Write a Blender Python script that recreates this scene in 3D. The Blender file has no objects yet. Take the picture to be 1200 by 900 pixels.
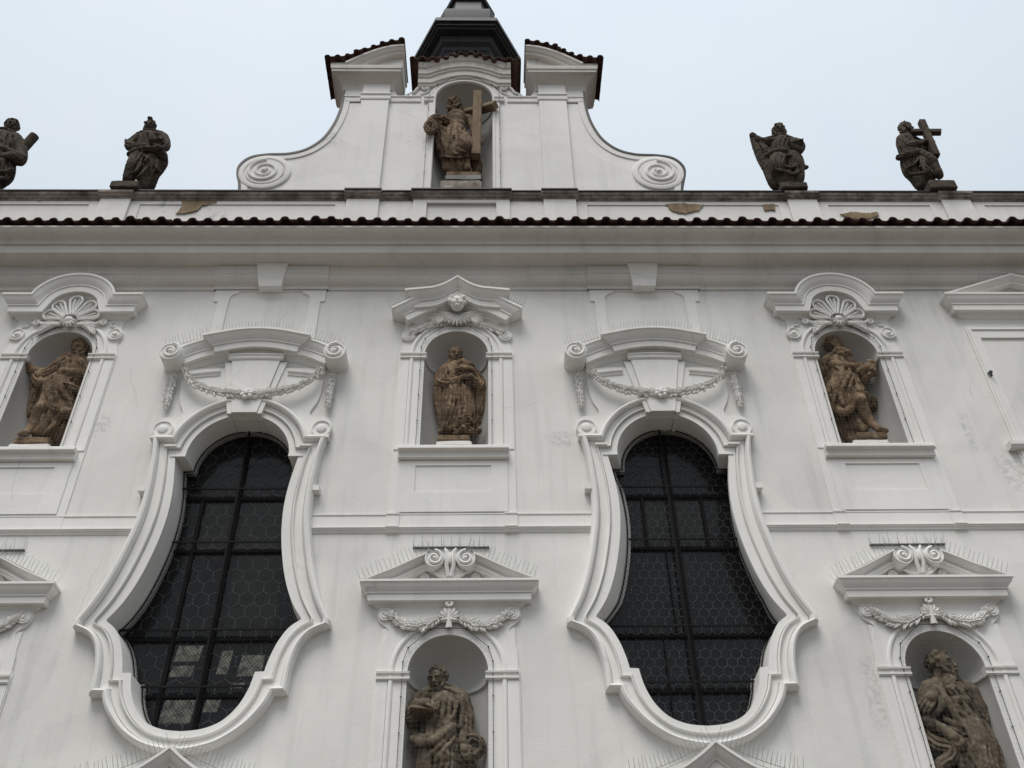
import bpy, math, random
import numpy as np
from mathutils import Vector, Matrix
from mathutils.geometry import tessellate_polygon
R = math.radians
scene = bpy.context.scene
col = scene.collection
rng = random.Random(7)

# ------------------------------------------------------------------ camera, sky, sun, exposure
cam = bpy.data.cameras.new('camera')
cam.sensor_fit = 'HORIZONTAL'; cam.sensor_width = 36.0
cam.lens = 36.0 * 1149.97 / 1200.0
cam.clip_start = 0.1; cam.clip_end = 2000
camo = bpy.data.objects.new('camera', cam); col.objects.link(camo)
cr = Vector((0.99975764, -0.01487943, -0.01622524)); cu = Vector((0.00283004, -0.64403261, 0.7649928)); cf = Vector((0.02183225, 0.76485332, 0.64383441))
camo.matrix_world = Matrix(((cr.x, cu.x, -cf.x, 0.5105), (cr.y, cu.y, -cf.y, -11.0), (cr.z, cu.z, -cf.z, 1.6), (0, 0, 0, 1)))
scene.camera = camo

world = bpy.data.worlds.new('World'); scene.world = world; world.use_nodes = True
wn = world.node_tree.nodes; wl = world.node_tree.links; wn.clear()
SUN_EL, SUN_AZ = R(62), R(200)          # azimuth clockwise from +Y
sky = wn.new('ShaderNodeTexSky'); sky.sky_type = 'NISHITA'; sky.sun_disc = False
sky.sun_elevation = SUN_EL; sky.sun_rotation = SUN_AZ; sky.air_density = 1.2; sky.dust_density = 5.0
bg = wn.new('ShaderNodeBackground'); bg.inputs['Strength'].default_value = 0.1
bg2 = wn.new('ShaderNodeBackground'); bg2.inputs['Color'].default_value = (0.785, 0.86, 0.92, 1)
# overcast luminance: the cloud sheet is about three times brighter overhead than at the horizon
tc = wn.new('ShaderNodeTexCoord'); sx = wn.new('ShaderNodeSeparateXYZ'); wl.new(tc.outputs['Generated'], sx.inputs[0])
ma = wn.new('ShaderNodeMath'); ma.operation = 'MULTIPLY_ADD'; ma.use_clamp = False; wl.new(sx.outputs['Z'], ma.inputs[0]); ma.inputs[1].default_value = 0.515; ma.inputs[2].default_value = 0.257
wl.new(ma.outputs[0], bg2.inputs['Strength'])
cn = wn.new('ShaderNodeTexNoise'); cn.inputs['Scale'].default_value = 2.6; cn.inputs['Detail'].default_value = 6; cn.inputs['Roughness'].default_value = 0.55; wl.new(tc.outputs['Generated'], cn.inputs['Vector'])
cl_ = wn.new('ShaderNodeValToRGB'); cl_.color_ramp.elements[0].position = 0.35; cl_.color_ramp.elements[0].color = (0.745, 0.835, 0.915, 1); cl_.color_ramp.elements[1].position = 0.68; cl_.color_ramp.elements[1].color = (0.83, 0.885, 0.92, 1)
wl.new(cn.outputs['Fac'], cl_.inputs['Fac']); wl.new(cl_.outputs[0], bg2.inputs['Color'])
mixs = wn.new('ShaderNodeMixShader'); mixs.inputs[0].default_value = 0.85   # overcast sheet over the clear sky
wo = wn.new('ShaderNodeOutputWorld')
wl.new(sky.outputs[0], bg.inputs['Color']); wl.new(bg.outputs[0], mixs.inputs[1]); wl.new(bg2.outputs[0], mixs.inputs[2]); wl.new(mixs.outputs[0], wo.inputs['Surface'])

sl = bpy.data.lights.new('sun', 'SUN'); sl.energy = 1.5; sl.angle = R(30); sl.color = (1.0, 0.968, 0.915)
so = bpy.data.objects.new('sun', sl); col.objects.link(so)
sdir = Vector((math.sin(SUN_AZ) * math.cos(SUN_EL), math.cos(SUN_AZ) * math.cos(SUN_EL), math.sin(SUN_EL)))
so.rotation_euler = sdir.to_track_quat('Z', 'Y').to_euler()
so.location = (0, -20, 40)

scene.view_settings.view_transform = 'Standard'; scene.view_settings.look = 'None'
scene.view_settings.gamma = 1; scene.view_settings.exposure = 0.65; scene.view_settings.use_curve_mapping = False
scene.cycles.max_bounces = 6; scene.cycles.diffuse_bounces = 4

# ------------------------------------------------------------------ materials
def new_mat(name):
    m = bpy.data.materials.new(name); m.use_nodes = True
    nt = m.node_tree; return m, nt, nt.nodes['Principled BSDF']
def noise(nt, scale, detail=4, rough=0.55, vec=None, dist=0.0):
    n = nt.nodes.new('ShaderNodeTexNoise'); n.inputs['Scale'].default_value = scale
    n.inputs['Detail'].default_value = detail; n.inputs['Roughness'].default_value = rough; n.inputs['Distortion'].default_value = dist
    if vec is not None: nt.links.new(vec, n.inputs['Vector'])
    return n.outputs['Fac']
def ramp(nt, fac, stops):
    r = nt.nodes.new('ShaderNodeValToRGB'); e = r.color_ramp.elements
    while len(e) < len(stops): e.new(0.5)
    for k, (p, c) in enumerate(stops):
        e[k].position = p; e[k].color = (c[0], c[1], c[2], 1) if hasattr(c, '__len__') else (c, c, c, 1)
    nt.links.new(fac, r.inputs['Fac']); return r.outputs['Color']
def mix(nt, fac, a, b, mode='MIX'):
    m = nt.nodes.new('ShaderNodeMixRGB'); m.blend_type = mode
    for s, v in ((0, fac), (1, a), (2, b)):
        if isinstance(v, (int, float)): m.inputs[s].default_value = v if s == 0 else (v, v, v, 1)
        elif isinstance(v, tuple): m.inputs[s].default_value = (*v, 1)
        else: nt.links.new(v, m.inputs[s])
    return m.outputs[0]
def pos(nt, scale=(1, 1, 1)):
    g = nt.nodes.new('ShaderNodeNewGeometry'); mp = nt.nodes.new('ShaderNodeMapping'); mp.inputs['Scale'].default_value = scale
    nt.links.new(g.outputs['Position'], mp.inputs['Vector']); return mp.outputs[0]
def bump(nt, b, h, strength, dist):
    n = nt.nodes.new('ShaderNodeBump'); n.inputs['Strength'].default_value = strength; n.inputs['Distance'].default_value = dist
    nt.links.new(h, n.inputs['Height']); nt.links.new(n.outputs[0], b.inputs['Normal'])

def plaster(name, base, streak=0.12, blotch=0.14, peel=0.0, spots=()):
    m, nt, b = new_mat(name)
    p = pos(nt); ps = pos(nt, (5.0, 5.0, 0.35)); 
    c = mix(nt, ramp(nt, noise(nt, 0.7, 6, 0.6, p), [(0.35, 0.0), (0.7, 1.0)]), tuple(v * (1 - blotch) for v in base), base)
    c = mix(nt, ramp(nt, noise(nt, 1.0, 5, 0.6, ps), [(0.52, 0.0), (0.78, streak * 2.2)]), c, (0.36, 0.36, 0.345))
    c = mix(nt, ramp(nt, noise(nt, 6.0, 8, 0.7, p), [(0.4, 0.0), (0.75, 0.10)]), c, (0.45, 0.44, 0.42))
    # old repairs: paint of a slightly different white
    c = mix(nt, ramp(nt, noise(nt, 0.33, 2, 0.4, p, 0.6), [(0.49, 0.0), (0.505, 0.28)]), c, tuple(min(1, v * 1.06) for v in base))
    # hairline cracks and grime that settles in broad drifts
    vo = nt.nodes.new('ShaderNodeTexVoronoi'); vo.feature = 'DISTANCE_TO_EDGE'; vo.inputs['Scale'].default_value = 0.55
    wv = nt.nodes.new('ShaderNodeMixRGB'); wv.inputs[0].default_value = 0.22; nt.links.new(p, wv.inputs[1])
    nz = nt.nodes.new('ShaderNodeTexNoise'); nz.inputs['Scale'].default_value = 2.3; nz.inputs['Detail'].default_value = 7; nt.links.new(p, nz.inputs['Vector']); nt.links.new(nz.outputs['Color'], wv.inputs[2]); nt.links.new(wv.outputs[0], vo.inputs['Vector'])
    ck = mix(nt, 1.0, ramp(nt, vo.outputs['Distance'], [(0.0, 1.0), (0.0045, 0.0)]), ramp(nt, noise(nt, 0.8, 3, 0.5, p), [(0.55, 0.0), (0.62, 0.32)]), 'MULTIPLY')
    c = mix(nt, ck, c, (0.30, 0.295, 0.28))
    c = mix(nt, ramp(nt, noise(nt, 0.22, 3, 0.5, p), [(0.42, 0.0), (0.68, 0.16)]), c, (0.50, 0.495, 0.475))
    for cx_, cz_, rx_, rz_ in spots:
        mp = nt.nodes.new('ShaderNodeMapping'); mp.inputs['Location'].default_value = (-cx_ / rx_, 0, -cz_ / rz_); mp.inputs['Scale'].default_value = (1 / rx_, 0, 1 / rz_)
        nt.links.new(p, mp.inputs['Vector']); ln = nt.nodes.new('ShaderNodeVectorMath'); ln.operation = 'LENGTH'; nt.links.new(mp.outputs[0], ln.inputs[0])
        fall = ramp(nt, ln.outputs['Value'], [(0.25, 1.0), (1.0, 0.0)])
        pk = mix(nt, 1.0, ramp(nt, mix(nt, 0.62, fall, noise(nt, 4.0, 9, 0.80, p, 0.5)), [(0.50, 0.0), (0.56, 1.0)]), ramp(nt, noise(nt, 11.0, 8, 0.78, p), [(0.47, 0.0), (0.56, 0.42)]), 'MULTIPLY')
        c = mix(nt, pk, c, (0.37, 0.365, 0.35))
    if peel:
        pm = mix(nt, 1.0, ramp(nt, noise(nt, 0.42, 2, 0.5, p), [(0.60, 0.0), (0.68, 1.0)]), ramp(nt, noise(nt, 5.0, 7, 0.72, p), [(0.53, 0.0), (0.56, 1.0)]), 'MULTIPLY')
        c = mix(nt, mix(nt, 1.0, pm, peel, 'MULTIPLY'), c, (0.40, 0.40, 0.385))
    nt.links.new(c, b.inputs['Base Color']); b.inputs['Roughness'].default_value = 0.9; b.inputs['Specular IOR Level'].default_value = 0.2
    h = mix(nt, 0.35, noise(nt, 3.0, 4, 0.6, p), noise(nt, 45.0, 4, 0.65, p))
    bump(nt, b, h, 0.35, 0.02)
    return m
def stone(name, c0, c1, c2, scale=1.0):
    m, nt, b = new_mat(name); p = pos(nt)
    c = mix(nt, ramp(nt, noise(nt, 3.2 * scale, 8, 0.65, p, 0.4), [(0.36, 0.0), (0.66, 1.0)]), c0, c1)
    c = mix(nt, ramp(nt, noise(nt, 9.0 * scale, 8, 0.7, p), [(0.5, 0.0), (0.68, 0.8)]), c, c2)
    c = mix(nt, ramp(nt, noise(nt, 1.6, 5, 0.6, pos(nt, (4, 4, 0.7))), [(0.5, 0.0), (0.7, 0.55)]), c, tuple(v * 0.45 for v in c0))
    nt.links.new(c, b.inputs['Base Color']); b.inputs['Roughness'].default_value = 0.93; b.inputs['Specular IOR Level'].default_value = 0.15
    bump(nt, b, mix(nt, 0.5, noise(nt, 22, 6, 0.7, p), noise(nt, 90, 3, 0.6, p)), 0.7, 0.02)
    return m
def plain(name, c, rough=0.6, metal=0.0, var=0.25, scale=6.0, spec=0.4):
    m, nt, b = new_mat(name); p = pos(nt)
    cc = mix(nt, ramp(nt, noise(nt, scale, 6, 0.65, p), [(0.3, 0.0), (0.7, 1.0)]), tuple(v * (1 - var) for v in c), tuple(min(1, v * (1 + var)) for v in c))
    nt.links.new(cc, b.inputs['Base Color']); b.inputs['Roughness'].default_value = rough; b.inputs['Metallic'].default_value = metal
    b.inputs['Specular IOR Level'].default_value = spec
    bump(nt, b, noise(nt, scale * 5, 4, 0.6, p), 0.25, 0.01)
    return m
M = {}
SPOTS = [(7.75, 9.3, .45, .6), (7.3, 9.95, .14, .6), (1.5, 9.85, .28, .26), (-4.95, 10.1, .25, .35), (4.95, 6.15, .18, .9)]
M['wall'] = plaster('wall_plaster', (0.76, 0.75, 0.725), 0.20, 0.17, 0.0, SPOTS)
M['stucco'] = plaster('stucco_white', (0.79, 0.78, 0.757), 0.10, 0.10)
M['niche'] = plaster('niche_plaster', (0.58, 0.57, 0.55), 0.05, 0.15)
M['cornice'] = plaster('cornice_plaster', (0.66, 0.635, 0.60), 0.18, 0.14)
M['parapet'] = plaster('parapet_plaster', (0.76, 0.75, 0.735), 0.12, 0.12, 0.8)
M['warm'] = stone('sandstone_brown', (0.082, 0.054, 0.033), (0.26, 0.178, 0.112), (0.36, 0.275, 0.19))
M['mid'] = stone('sandstone_gable', (0.075, 0.052, 0.036), (0.21, 0.15, 0.102), (0.31, 0.24, 0.17))
M['grey'] = stone('sandstone_grey', (0.065, 0.052, 0.038), (0.18, 0.146, 0.106), (0.27, 0.23, 0.18))
M['dark'] = stone('sandstone_sooty', (0.044, 0.036, 0.030), (0.095, 0.076, 0.060), (0.14, 0.115, 0.09))
M['timber'] = stone('cross_timber', (0.16, 0.12, 0.08), (0.23, 0.175, 0.12), (0.27, 0.21, 0.15))
M['copestone'] = stone('coping_stone', (0.13, 0.105, 0.09), (0.36, 0.315, 0.28), (0.50, 0.47, 0.44), 0.6)
M['bare'] = stone('bare_render', (0.22, 0.165, 0.105), (0.33, 0.26, 0.175), (0.20, 0.13, 0.09), 2.0)
M['tile'] = plain('clay_tile', (0.075, 0.042, 0.034), 0.85, 0, 0.55, 9, 0.2)
M['tin'] = plain('dark_tin', (0.022, 0.022, 0.024), 0.55, 0, 0.4, 5, 0.3)
M['slate'] = plain('turret_sheet_metal', (0.035, 0.038, 0.046), 0.42, 0.15, 0.35, 3, 0.5)
M['slate_light'] = plain('turret_grey_metal', (0.036, 0.039, 0.046), 0.7, 0.0, 0.3, 4, 0.5)
M['iron'] = plain('window_iron', (0.008, 0.008, 0.009), 0.7, 0, 0.3, 8, 0.12)
M['lead'] = plain('window_lead', (0.085, 0.09, 0.095), 0.55, 0, 0.3, 8, 0.3)
M['wire'] = plain('spike_wire', (0.30, 0.295, 0.28), 0.5, 0.1, 0.2, 8, 0.4)
M['net'] = plain('net_wire', (0.22, 0.22, 0.21), 0.6, 0, 0.1, 8, 0.3)
M['cable'] = plain('net_cable', (0.07, 0.068, 0.065), 0.6, 0, 0.2, 8, 0.3)
M['paving'] = stone('street_paving', (0.10, 0.085, 0.07), (0.165, 0.145, 0.12), (0.20, 0.18, 0.155), 0.5)
def glass_mat(name, c, wav):
    m, nt, b = new_mat(name); p = pos(nt)
    cc = mix(nt, ramp(nt, noise(nt, 2.2, 4, 0.6, p), [(0.35, 0.0), (0.7, 1.0)]), tuple(v * 0.5 for v in c), c)
    nt.links.new(cc, b.inputs['Base Color']); b.inputs['Roughness'].default_value = 0.12; b.inputs['IOR'].default_value = 1.40
    v = nt.nodes.new('ShaderNodeTexVoronoi'); v.inputs['Scale'].default_value = 7.0; nt.links.new(p, v.inputs['Vector'])
    bump(nt, b, mix(nt, 0.6, noise(nt, 2.5, 3, 0.5, p), v.outputs['Distance']), wav, 0.03)
    return m
M['glass'] = glass_mat('leaded_glass', (0.013, 0.0145, 0.016), 0.16)
M['casement'] = glass_mat('casement_glass', (0.026, 0.027, 0.025), 0.2)
def painted_glow_mat():  # mottled emission painted in for daylight showing through the window
    m, nt, b = new_mat('painted_daylight_glow'); p = pos(nt)
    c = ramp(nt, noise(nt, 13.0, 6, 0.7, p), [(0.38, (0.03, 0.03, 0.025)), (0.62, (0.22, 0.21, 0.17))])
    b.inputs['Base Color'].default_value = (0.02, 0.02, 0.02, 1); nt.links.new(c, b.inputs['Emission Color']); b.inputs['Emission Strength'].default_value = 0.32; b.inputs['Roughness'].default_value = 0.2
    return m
M['painted_glow'] = painted_glow_mat()

# ------------------------------------------------------------------ mesh helpers
def finish(me, smooth=True, ang=32):
    if smooth:
        me.polygons.foreach_set('use_smooth', [True] * len(me.polygons))
        me.set_sharp_from_angle(angle=R(ang))
    me.update()
class MB:
    def __init__(s): s.v = []; s.f = []
    def add(s, vs, fs):
        o = len(s.v); s.v += [tuple(p) for p in vs]; s.f += [tuple(i + o for i in f) for f in fs]; return s
    def box(s, x0, x1, y0, y1, z0, z1):
        return s.add([(x0, y0, z0), (x1, y0, z0), (x1, y1, z0), (x0, y1, z0), (x0, y0, z1), (x1, y0, z1), (x1, y1, z1), (x0, y1, z1)],
                     [(0, 1, 5, 4), (1, 2, 6, 5), (2, 3, 7, 6), (3, 0, 4, 7), (4, 5, 6, 7), (3, 2, 1, 0)])
    def prism(s, outer, y0, y1, holes=()):
        """flat XZ outline (with holes) given a thickness from y0 (front) to y1 (back)"""
        loops = [list(outer)] + [list(h) for h in holes]
        flat = [p for l in loops for p in l]; n = len(flat)
        tris = tessellate_polygon([[Vector((p[0], p[1], 0)) for p in l] for l in loops])
        vs = [(x, y0, z) for x, z in flat] + [(x, y1, z) for x, z in flat]
        fs = []
        for a, b, c in tris:
            (ax, az), (bx, bz), (cx, cz) = flat[a], flat[b], flat[c]
            if (bx - ax) * (cz - az) - (cx - ax) * (bz - az) < 0: b, c = c, b
            fs.append((a, b, c)); fs.append((c + n, b + n, a + n))
        k = 0
        for li, l in enumerate(loops):
            m = len(l); area = sum(l[i][0] * l[(i + 1) % m][1] - l[(i + 1) % m][0] * l[i][1] for i in range(m))
            fw = (area > 0) == (li == 0)
            for i in range(m):
                a, b = k + i, k + (i + 1) % m
                fs.append((b, a, a + n, b + n) if fw else (a, b, b + n, a + n))
            k += m
        return s.add(vs, fs)
    def grid(s, rows, closed=False):
        """rows: list of equally long point lists"""
        m = len(rows[0]); vs = [p for r in rows for p in r]; fs = []
        for i in range(len(rows) - 1):
            for j in range(m if closed else m - 1):
                a = i * m + j; b = i * m + (j + 1) % m
                fs.append((a, b, b + m, a + m))
        return s.add(vs, fs)
    def sweep(s, path, prof, ret=(False, False), closed=False, yw=0.0, caps=True, solid=False, vert=False):
        """profile (n, y) along an XZ path; n is measured along the path's left normal; ret: mitred return to the wall plane yw"""
        P = [Vector(p) for p in path]; N = len(P); rows = []
        def tan(i):
            if closed: a, b = P[i - 1], P[(i + 1) % N]
            else: a, b = P[max(i - 1, 0)], P[min(i + 1, N - 1)]
            return (b - a).normalized()
        for i in range(N):
            if (not closed and i in (0, N - 1)): t = tan(i); nv = Vector((-t.y, t.x)); sc = 1
            else:
                d0 = (P[i] - P[i - 1]).normalized(); d1 = (P[(i + 1) % N] - P[i]).normalized()
                t = (d0 + d1).normalized(); nv = Vector((-t.y, t.x)); sc = 1 / max(0.35, nv.dot(Vector((-d1.y, d1.x))))
            if vert: nv = Vector((0, 1)); sc = 1
            row = []
            for n, y in prof:
                q = P[i] + nv * n * sc
                if ret[0] and i == 0: q = q - t * max(0, yw - y)
                if ret[1] and i == N - 1: q = q + t * max(0, yw - y)
                row.append((q.x, y, q.y))
            rows.append(row)
        if ret[0]: rows.insert(0, [(x, yw + 0.02, z) for x, y, z in rows[0]])
        if ret[1]: rows.append([(x, yw + 0.02, z) for x, y, z in rows[-1]])
        if closed: rows.append(rows[0])
        o = len(s.v); m = len(prof); s.grid(rows, closed=solid)
        if caps and not closed:
            s.f.append(tuple(o + j for j in range(m))); e = o + (len(rows) - 1) * m
            s.f.append(tuple(e + j for j in reversed(range(m))))
        return s
    def run(s, prof, x0, x1):
        """profile (y, z) carried straight along X, closed solid"""
        m = len(prof); vs = [(x0, y, z) for y, z in prof] + [(x1, y, z) for y, z in prof]
        fs = [(i, (i + 1) % m, (i + 1) % m + m, i + m) for i in range(m)]
        tr = tessellate_polygon([[Vector((y, z, 0)) for y, z in prof]])
        fs += [t for t in tr] + [(c + m, b + m, a + m) for a, b, c in tr]
        return s.add(vs, fs)
    def tube(s, pts, r, sides=8, taper=None, cap=True):
        P = [Vector(p) for p in pts]; rows = []
        prev = None
        for i, p in enumerate(P):
            t = (P[min(i + 1, len(P) - 1)] - P[max(i - 1, 0)]).normalized()
            a = prev if prev is not None else (Vector((0, 1, 0)) if abs(t.y) < 0.9 else Vector((1, 0, 0)))
            u = (a - t * a.dot(t)).normalized(); w = t.cross(u); prev = u
            rr = r[i] if hasattr(r, '__len__') else r
            rows.append([p + (u * math.cos(2 * math.pi * k / sides) + w * math.sin(2 * math.pi * k / sides)) * rr for k in range(sides)])
        o = len(s.v); s.grid(rows, closed=True)
        if cap:
            s.f.append(tuple(o + k for k in reversed(range(sides)))); e = o + (len(rows) - 1) * sides
            s.f.append(tuple(e + k for k in range(sides)))
        return s
    def ell(s, c, r, rot=None, nu=10, nv=7):
        c = Vector(c); rows = []
        for i in range(nv + 1):
            th = math.pi * i / nv
            row = []
            for j in range(nu):
                ph = 2 * math.pi * j / nu
                p = Vector((r[0] * math.sin(th) * math.cos(ph), r[1] * math.sin(th) * math.sin(ph), r[2] * math.cos(th)))
                row.append(c + (rot @ p if rot else p))
            rows.append(row)
        return s.grid(rows, closed=True)
    def leaf(s, base, d, L, w, out=0.03, y=None):
        """a small carved leaf: raised midrib, drooping edges; lies along d in the XZ plane"""
        b = Vector(base); d = Vector((d[0], 0, d[1])).normalized(); n = Vector((-d.z, 0, d.x)); Y = Vector((0, -1, 0))
        prof = [(0, 0.25, 0.2), (0.25, 0.85, 0.8), (0.55, 1.0, 1.0), (0.82, 0.6, 0.8), (1.0, 0.04, 0.25)]
        rows = []
        for t, ww, hh in prof:
            c = b + d * L * t
            rows.append([c + n * w * ww, c + n * w * ww * 0.5 + Y * out * hh * 0.95, c + Y * out * hh * 0.62, c - n * w * ww * 0.5 + Y * out * hh * 0.95, c - n * w * ww])
        return s.grid(rows)
    def build(s, name, mat, parent=None, smooth=True, ang=32):
        me = bpy.data.meshes.new(name); me.from_pydata(s.v, [], s.f); me.materials.append(M[mat] if isinstance(mat, str) else mat)
        finish(me, smooth, ang)
        o = bpy.data.objects.new(name, me); col.objects.link(o)
        if parent is not None: o.parent = parent
        return o
def thing(name, label, cat, group=None, loc=(0, 0, 0)):
    o = bpy.data.objects.new(name, None); col.objects.link(o); o.location = loc; o.empty_display_size = 0.3
    o['label'] = label; o['category'] = cat
    if group: o['group'] = group
    return o
def struct(name, mb, mat):
    o = mb.build(name, mat); o['kind'] = 'structure'; return o
def arc(cx, cz, r, a0, a1, n, rz=None):
    return [(cx + r * math.cos(R(a0 + (a1 - a0) * i / n)), cz + (rz or r) * math.sin(R(a0 + (a1 - a0) * i / n))) for i in range(n + 1)]
def smoothpath(pts, n=6):
    """Catmull-Rom through the points"""
    P = [Vector(p) for p in pts]; out = []
    for i in range(len(P) - 1):
        a, b, c, d = P[max(i - 1, 0)], P[i], P[i + 1], P[min(i + 2, len(P) - 1)]
        for k in range(n):
            t = k / n
            out.append(tuple(0.5 * (2 * b + (c - a) * t + (2 * a - 5 * b + 4 * c - d) * t * t + (3 * b - a - 3 * c + d) * t ** 3)))
    out.append(tuple(P[-1])); return out
def resample(path, step):
    P = [Vector(p) for p in path]; out = []; acc = 0.0
    for i in range(len(P) - 1):
        L = (P[i + 1] - P[i]).length
        while acc <= L:
            t = acc / L if L > 0 else 0; out.append((P[i].lerp(P[i + 1], t), (P[i + 1] - P[i]).normalized())); acc += step
        acc -= L
    return out
def inside(p, poly):
    x, z = p; c = False; j = len(poly) - 1
    for i in range(len(poly)):
        if (poly[i][1] > z) != (poly[j][1] > z) and x < (poly[j][0] - poly[i][0]) * (z - poly[i][1]) / (poly[j][1] - poly[i][1]) + poly[i][0]: c = not c
        j = i
    return c
def offset_poly(poly, d):
    """shrink a counter-clockwise or clockwise closed outline by d"""
    n = len(poly); area = sum(poly[i][0] * poly[(i + 1) % n][1] - poly[(i + 1) % n][0] * poly[i][1] for i in range(n)); sg = 1 if area > 0 else -1
    out = []
    for i in range(n):
        a, b, c = Vector(poly[i - 1]), Vector(poly[i]), Vector(poly[(i + 1) % n])
        d0 = (b - a).normalized(); d1 = (c - b).normalized(); t = d0 + d1
        t = t.normalized() if t.length > 1e-6 else d1
        nv = Vector((-t.y, t.x)) * sg; sc = 1 / max(0.5, nv.dot(Vector((-d1.y, d1.x)) * sg))
        out.append(tuple(b + nv * d * sc))
    return out
def clip_seg(a, b, poly):
    """pieces of a segment inside an outline"""
    a = Vector(a); b = Vector(b); ts = [0.0, 1.0]; d = b - a
    for i in range(len(poly)):
        p = Vector(poly[i - 1]); e = Vector(poly[i]) - p; den = d.x * e.y - d.y * e.x
        if abs(den) < 1e-9: continue
        w = p - a; t = (w.x * e.y - w.y * e.x) / den; u = (w.x * d.y - w.y * d.x) / den
        if 0 < t < 1 and 0 <= u < 1: ts.append(t)
    ts.sort()
    return [(a + d * t0, a + d * t1) for t0, t1 in zip(ts, ts[1:]) if t1 - t0 > 1e-4 and inside(a + d * (t0 + t1) / 2, poly)]
def strip(mb, a, b, w, y, t):
    """thin bar from a to b in the XZ plane, width w, front at y, depth t"""
    a = Vector(a); b = Vector(b); d = (b - a); 
    if d.length < 1e-5: return
    d.normalize(); n = Vector((-d.y, d.x)) * w / 2
    q = [a + n, a - n, b - n, b + n]
    mb.add([(p.x, y, p.y) for p in q] + [(p.x, y + t, p.y) for p in q], [(0, 1, 2, 3), (1, 0, 4, 5), (2, 1, 5, 6), (3, 2, 6, 7), (0, 3, 7, 4)])
def spiral(cx, cz, r0, turns, start, sgn=1, n=40, r1=0.18):
    """from the rim inwards"""
    return [(cx + r0 * (1 - (1 - r1) * (i / n) ** 0.85) * math.cos(start + sgn * 2 * math.pi * turns * i / n), cz + r0 * (1 - (1 - r1) * (i / n) ** 0.85) * math.sin(start + sgn * 2 * math.pi * turns * i / n)) for i in range(n + 1)]
def spikes(path, yf, parent, step=0.046, L=0.19, y2=None):
    """bird spikes: combs of thin wires standing square off a moulding, with a shorter second row"""
    mb = MB()
    for row, yy, st in ((0, yf, step), (1, yf * 0.5, step * 1.6)):
        for k, (p, t) in enumerate(resample(path, st)):
            n = Vector((-t.y, t.x)); d = Vector((n.x * .8 + rng.uniform(-.07, .07), (-0.30 if row == 0 else .1) + rng.uniform(-.06, .06), n.y)).normalized() * L * (rng.uniform(.85, 1.05) if row == 0 else rng.uniform(.7, .9))
            b = Vector((p.x, yy, p.y - 0.01))
            mb.tube([b, b + d], [0.0036, 0.0020], 3, cap=False)
        pp = [(p.x, yy, p.y + 0.006) for p, t in resample(path, step * 2)]
        if len(pp) > 1: mb.tube(pp, 0.004, 4)
    return mb.build('bird_spikes', 'wire', parent, smooth=False)
def wave_tiles(mb, path, y0, y1, pitch=0.24, rows=3, drop=0.0, ru=0.062, seed=1):
    """cover and pan tiles along an XZ path, running back from y0 to y1; the back is 'drop' higher"""
    rr = random.Random(seed)
    pts = resample(path, pitch / 16)
    def wave(k):
        ph = (k % 16) / 16
        return ru * math.sqrt(max(0.0, 1 - (ph / .28 - 1) ** 2)) if ph < 0.56 else -ru * 0.22 * math.sin(math.pi * (ph - 0.56) / 0.44)
    for j in range(rows):
        a = y0 + (y1 - y0) * j / rows; b = y0 + (y1 - y0) * (j + 1.18) / rows
        za = drop * j / rows + 0.012; zb = drop * (j + 1.18) / rows - 0.012
        jit = {}
        top = []; 
        for lvl in (0, 1):
            for (yy, zz) in ((a, za), (b, zb)):
                row = []
                for k, (p, t) in enumerate(pts):
                    n = Vector((-t.y, t.x)); c = k // 16
                    if c not in jit: jit[c] = (rr.uniform(-.022, .022), rr.uniform(-.008, .008))
                    q = p + n * (wave(k) - 0.015 * lvl + jit[c][1])
                    row.append((q.x, yy + jit[c][0], q.y + zz))
                top.append(row)
        ta, tb, ba, bb = top
        mb.grid([tb, ta, ba, bb])
        e = len(ta) - 1
        for i in (0, e): mb.add([ta[i], tb[i], bb[i], ba[i]], [(0, 1, 2, 3)])
    return mb
# ------------------------------------------------------------------ setting
g = MB(); g.add([(-300, -300, 0), (300, -300, 0), (300, 300, 0), (-300, 300, 0)], [(0, 1, 2, 3)]); struct('ground', g, 'paving')

W, V = 2.955, 5.90          # window axes at +-W, side niches at +-V
X0, X1 = -13.5, 13.5
church = thing('church_facade', 'white baroque church front with niches, two pear-shaped windows and a curved gable', 'church')

# opening outlines
def niche_outline(cx, zs, zi, r=0.475, n=24):
    return [(cx - r, zs), (cx + r, zs)] + arc(cx, zi, r, 0, 180, n)
JAMB = [((.84, 9.55), (1.20, 9.85)), ((.80, 9.30), (1.15, 9.55)), ((.765, 9.05), (1.135, 9.30)), ((.745, 8.75), (1.115, 8.95)), ((.755, 8.45), (1.125, 8.55)),
        ((.80, 8.10), (1.18, 8.18)), ((.895, 7.68), (1.275, 7.74)), ((1.02, 7.35), (1.395, 7.36)), ((1.165, 7.12), (1.53, 7.07))]
EAR = [((1.165, 7.10), (1.53, 7.0)), ((1.03, 6.99), (1.33, 6.905)), ((.92, 6.80), (1.205, 6.73)), ((.85, 6.59), (1.14, 6.46)), ((.82, 6.445), (1.125, 6.165))]
BOT = [((.715, 6.44), (.98, 6.16)), ((.665, 6.22), (.90, 5.99)), ((.57, 6.02), (.70, 5.755)), ((.42, 5.86), (.45, 5.59)), ((.22, 5.775), (.22, 5.515)), ((0, 5.75), (0, 5.485))]
def smoothpairs(pr, n=6):
    a = smoothpath([p[0] for p in pr], n); b = smoothpath([p[1] for p in pr], n); return list(zip(a, b))
ARCH = [((.70 * math.cos(R(a)), 9.55 + .70 * math.sin(R(a))), (.985 * math.cos(R(17.6 + a * (90 - 17.6) / 90)), 9.55 + .985 * math.sin(R(17.6 + a * (90 - 17.6) / 90)))) for a in [90 - 90 * k / 18 for k in range(19)]]
HALF = [ARCH, smoothpairs(JAMB), smoothpairs(EAR), smoothpairs(BOT)]
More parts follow.
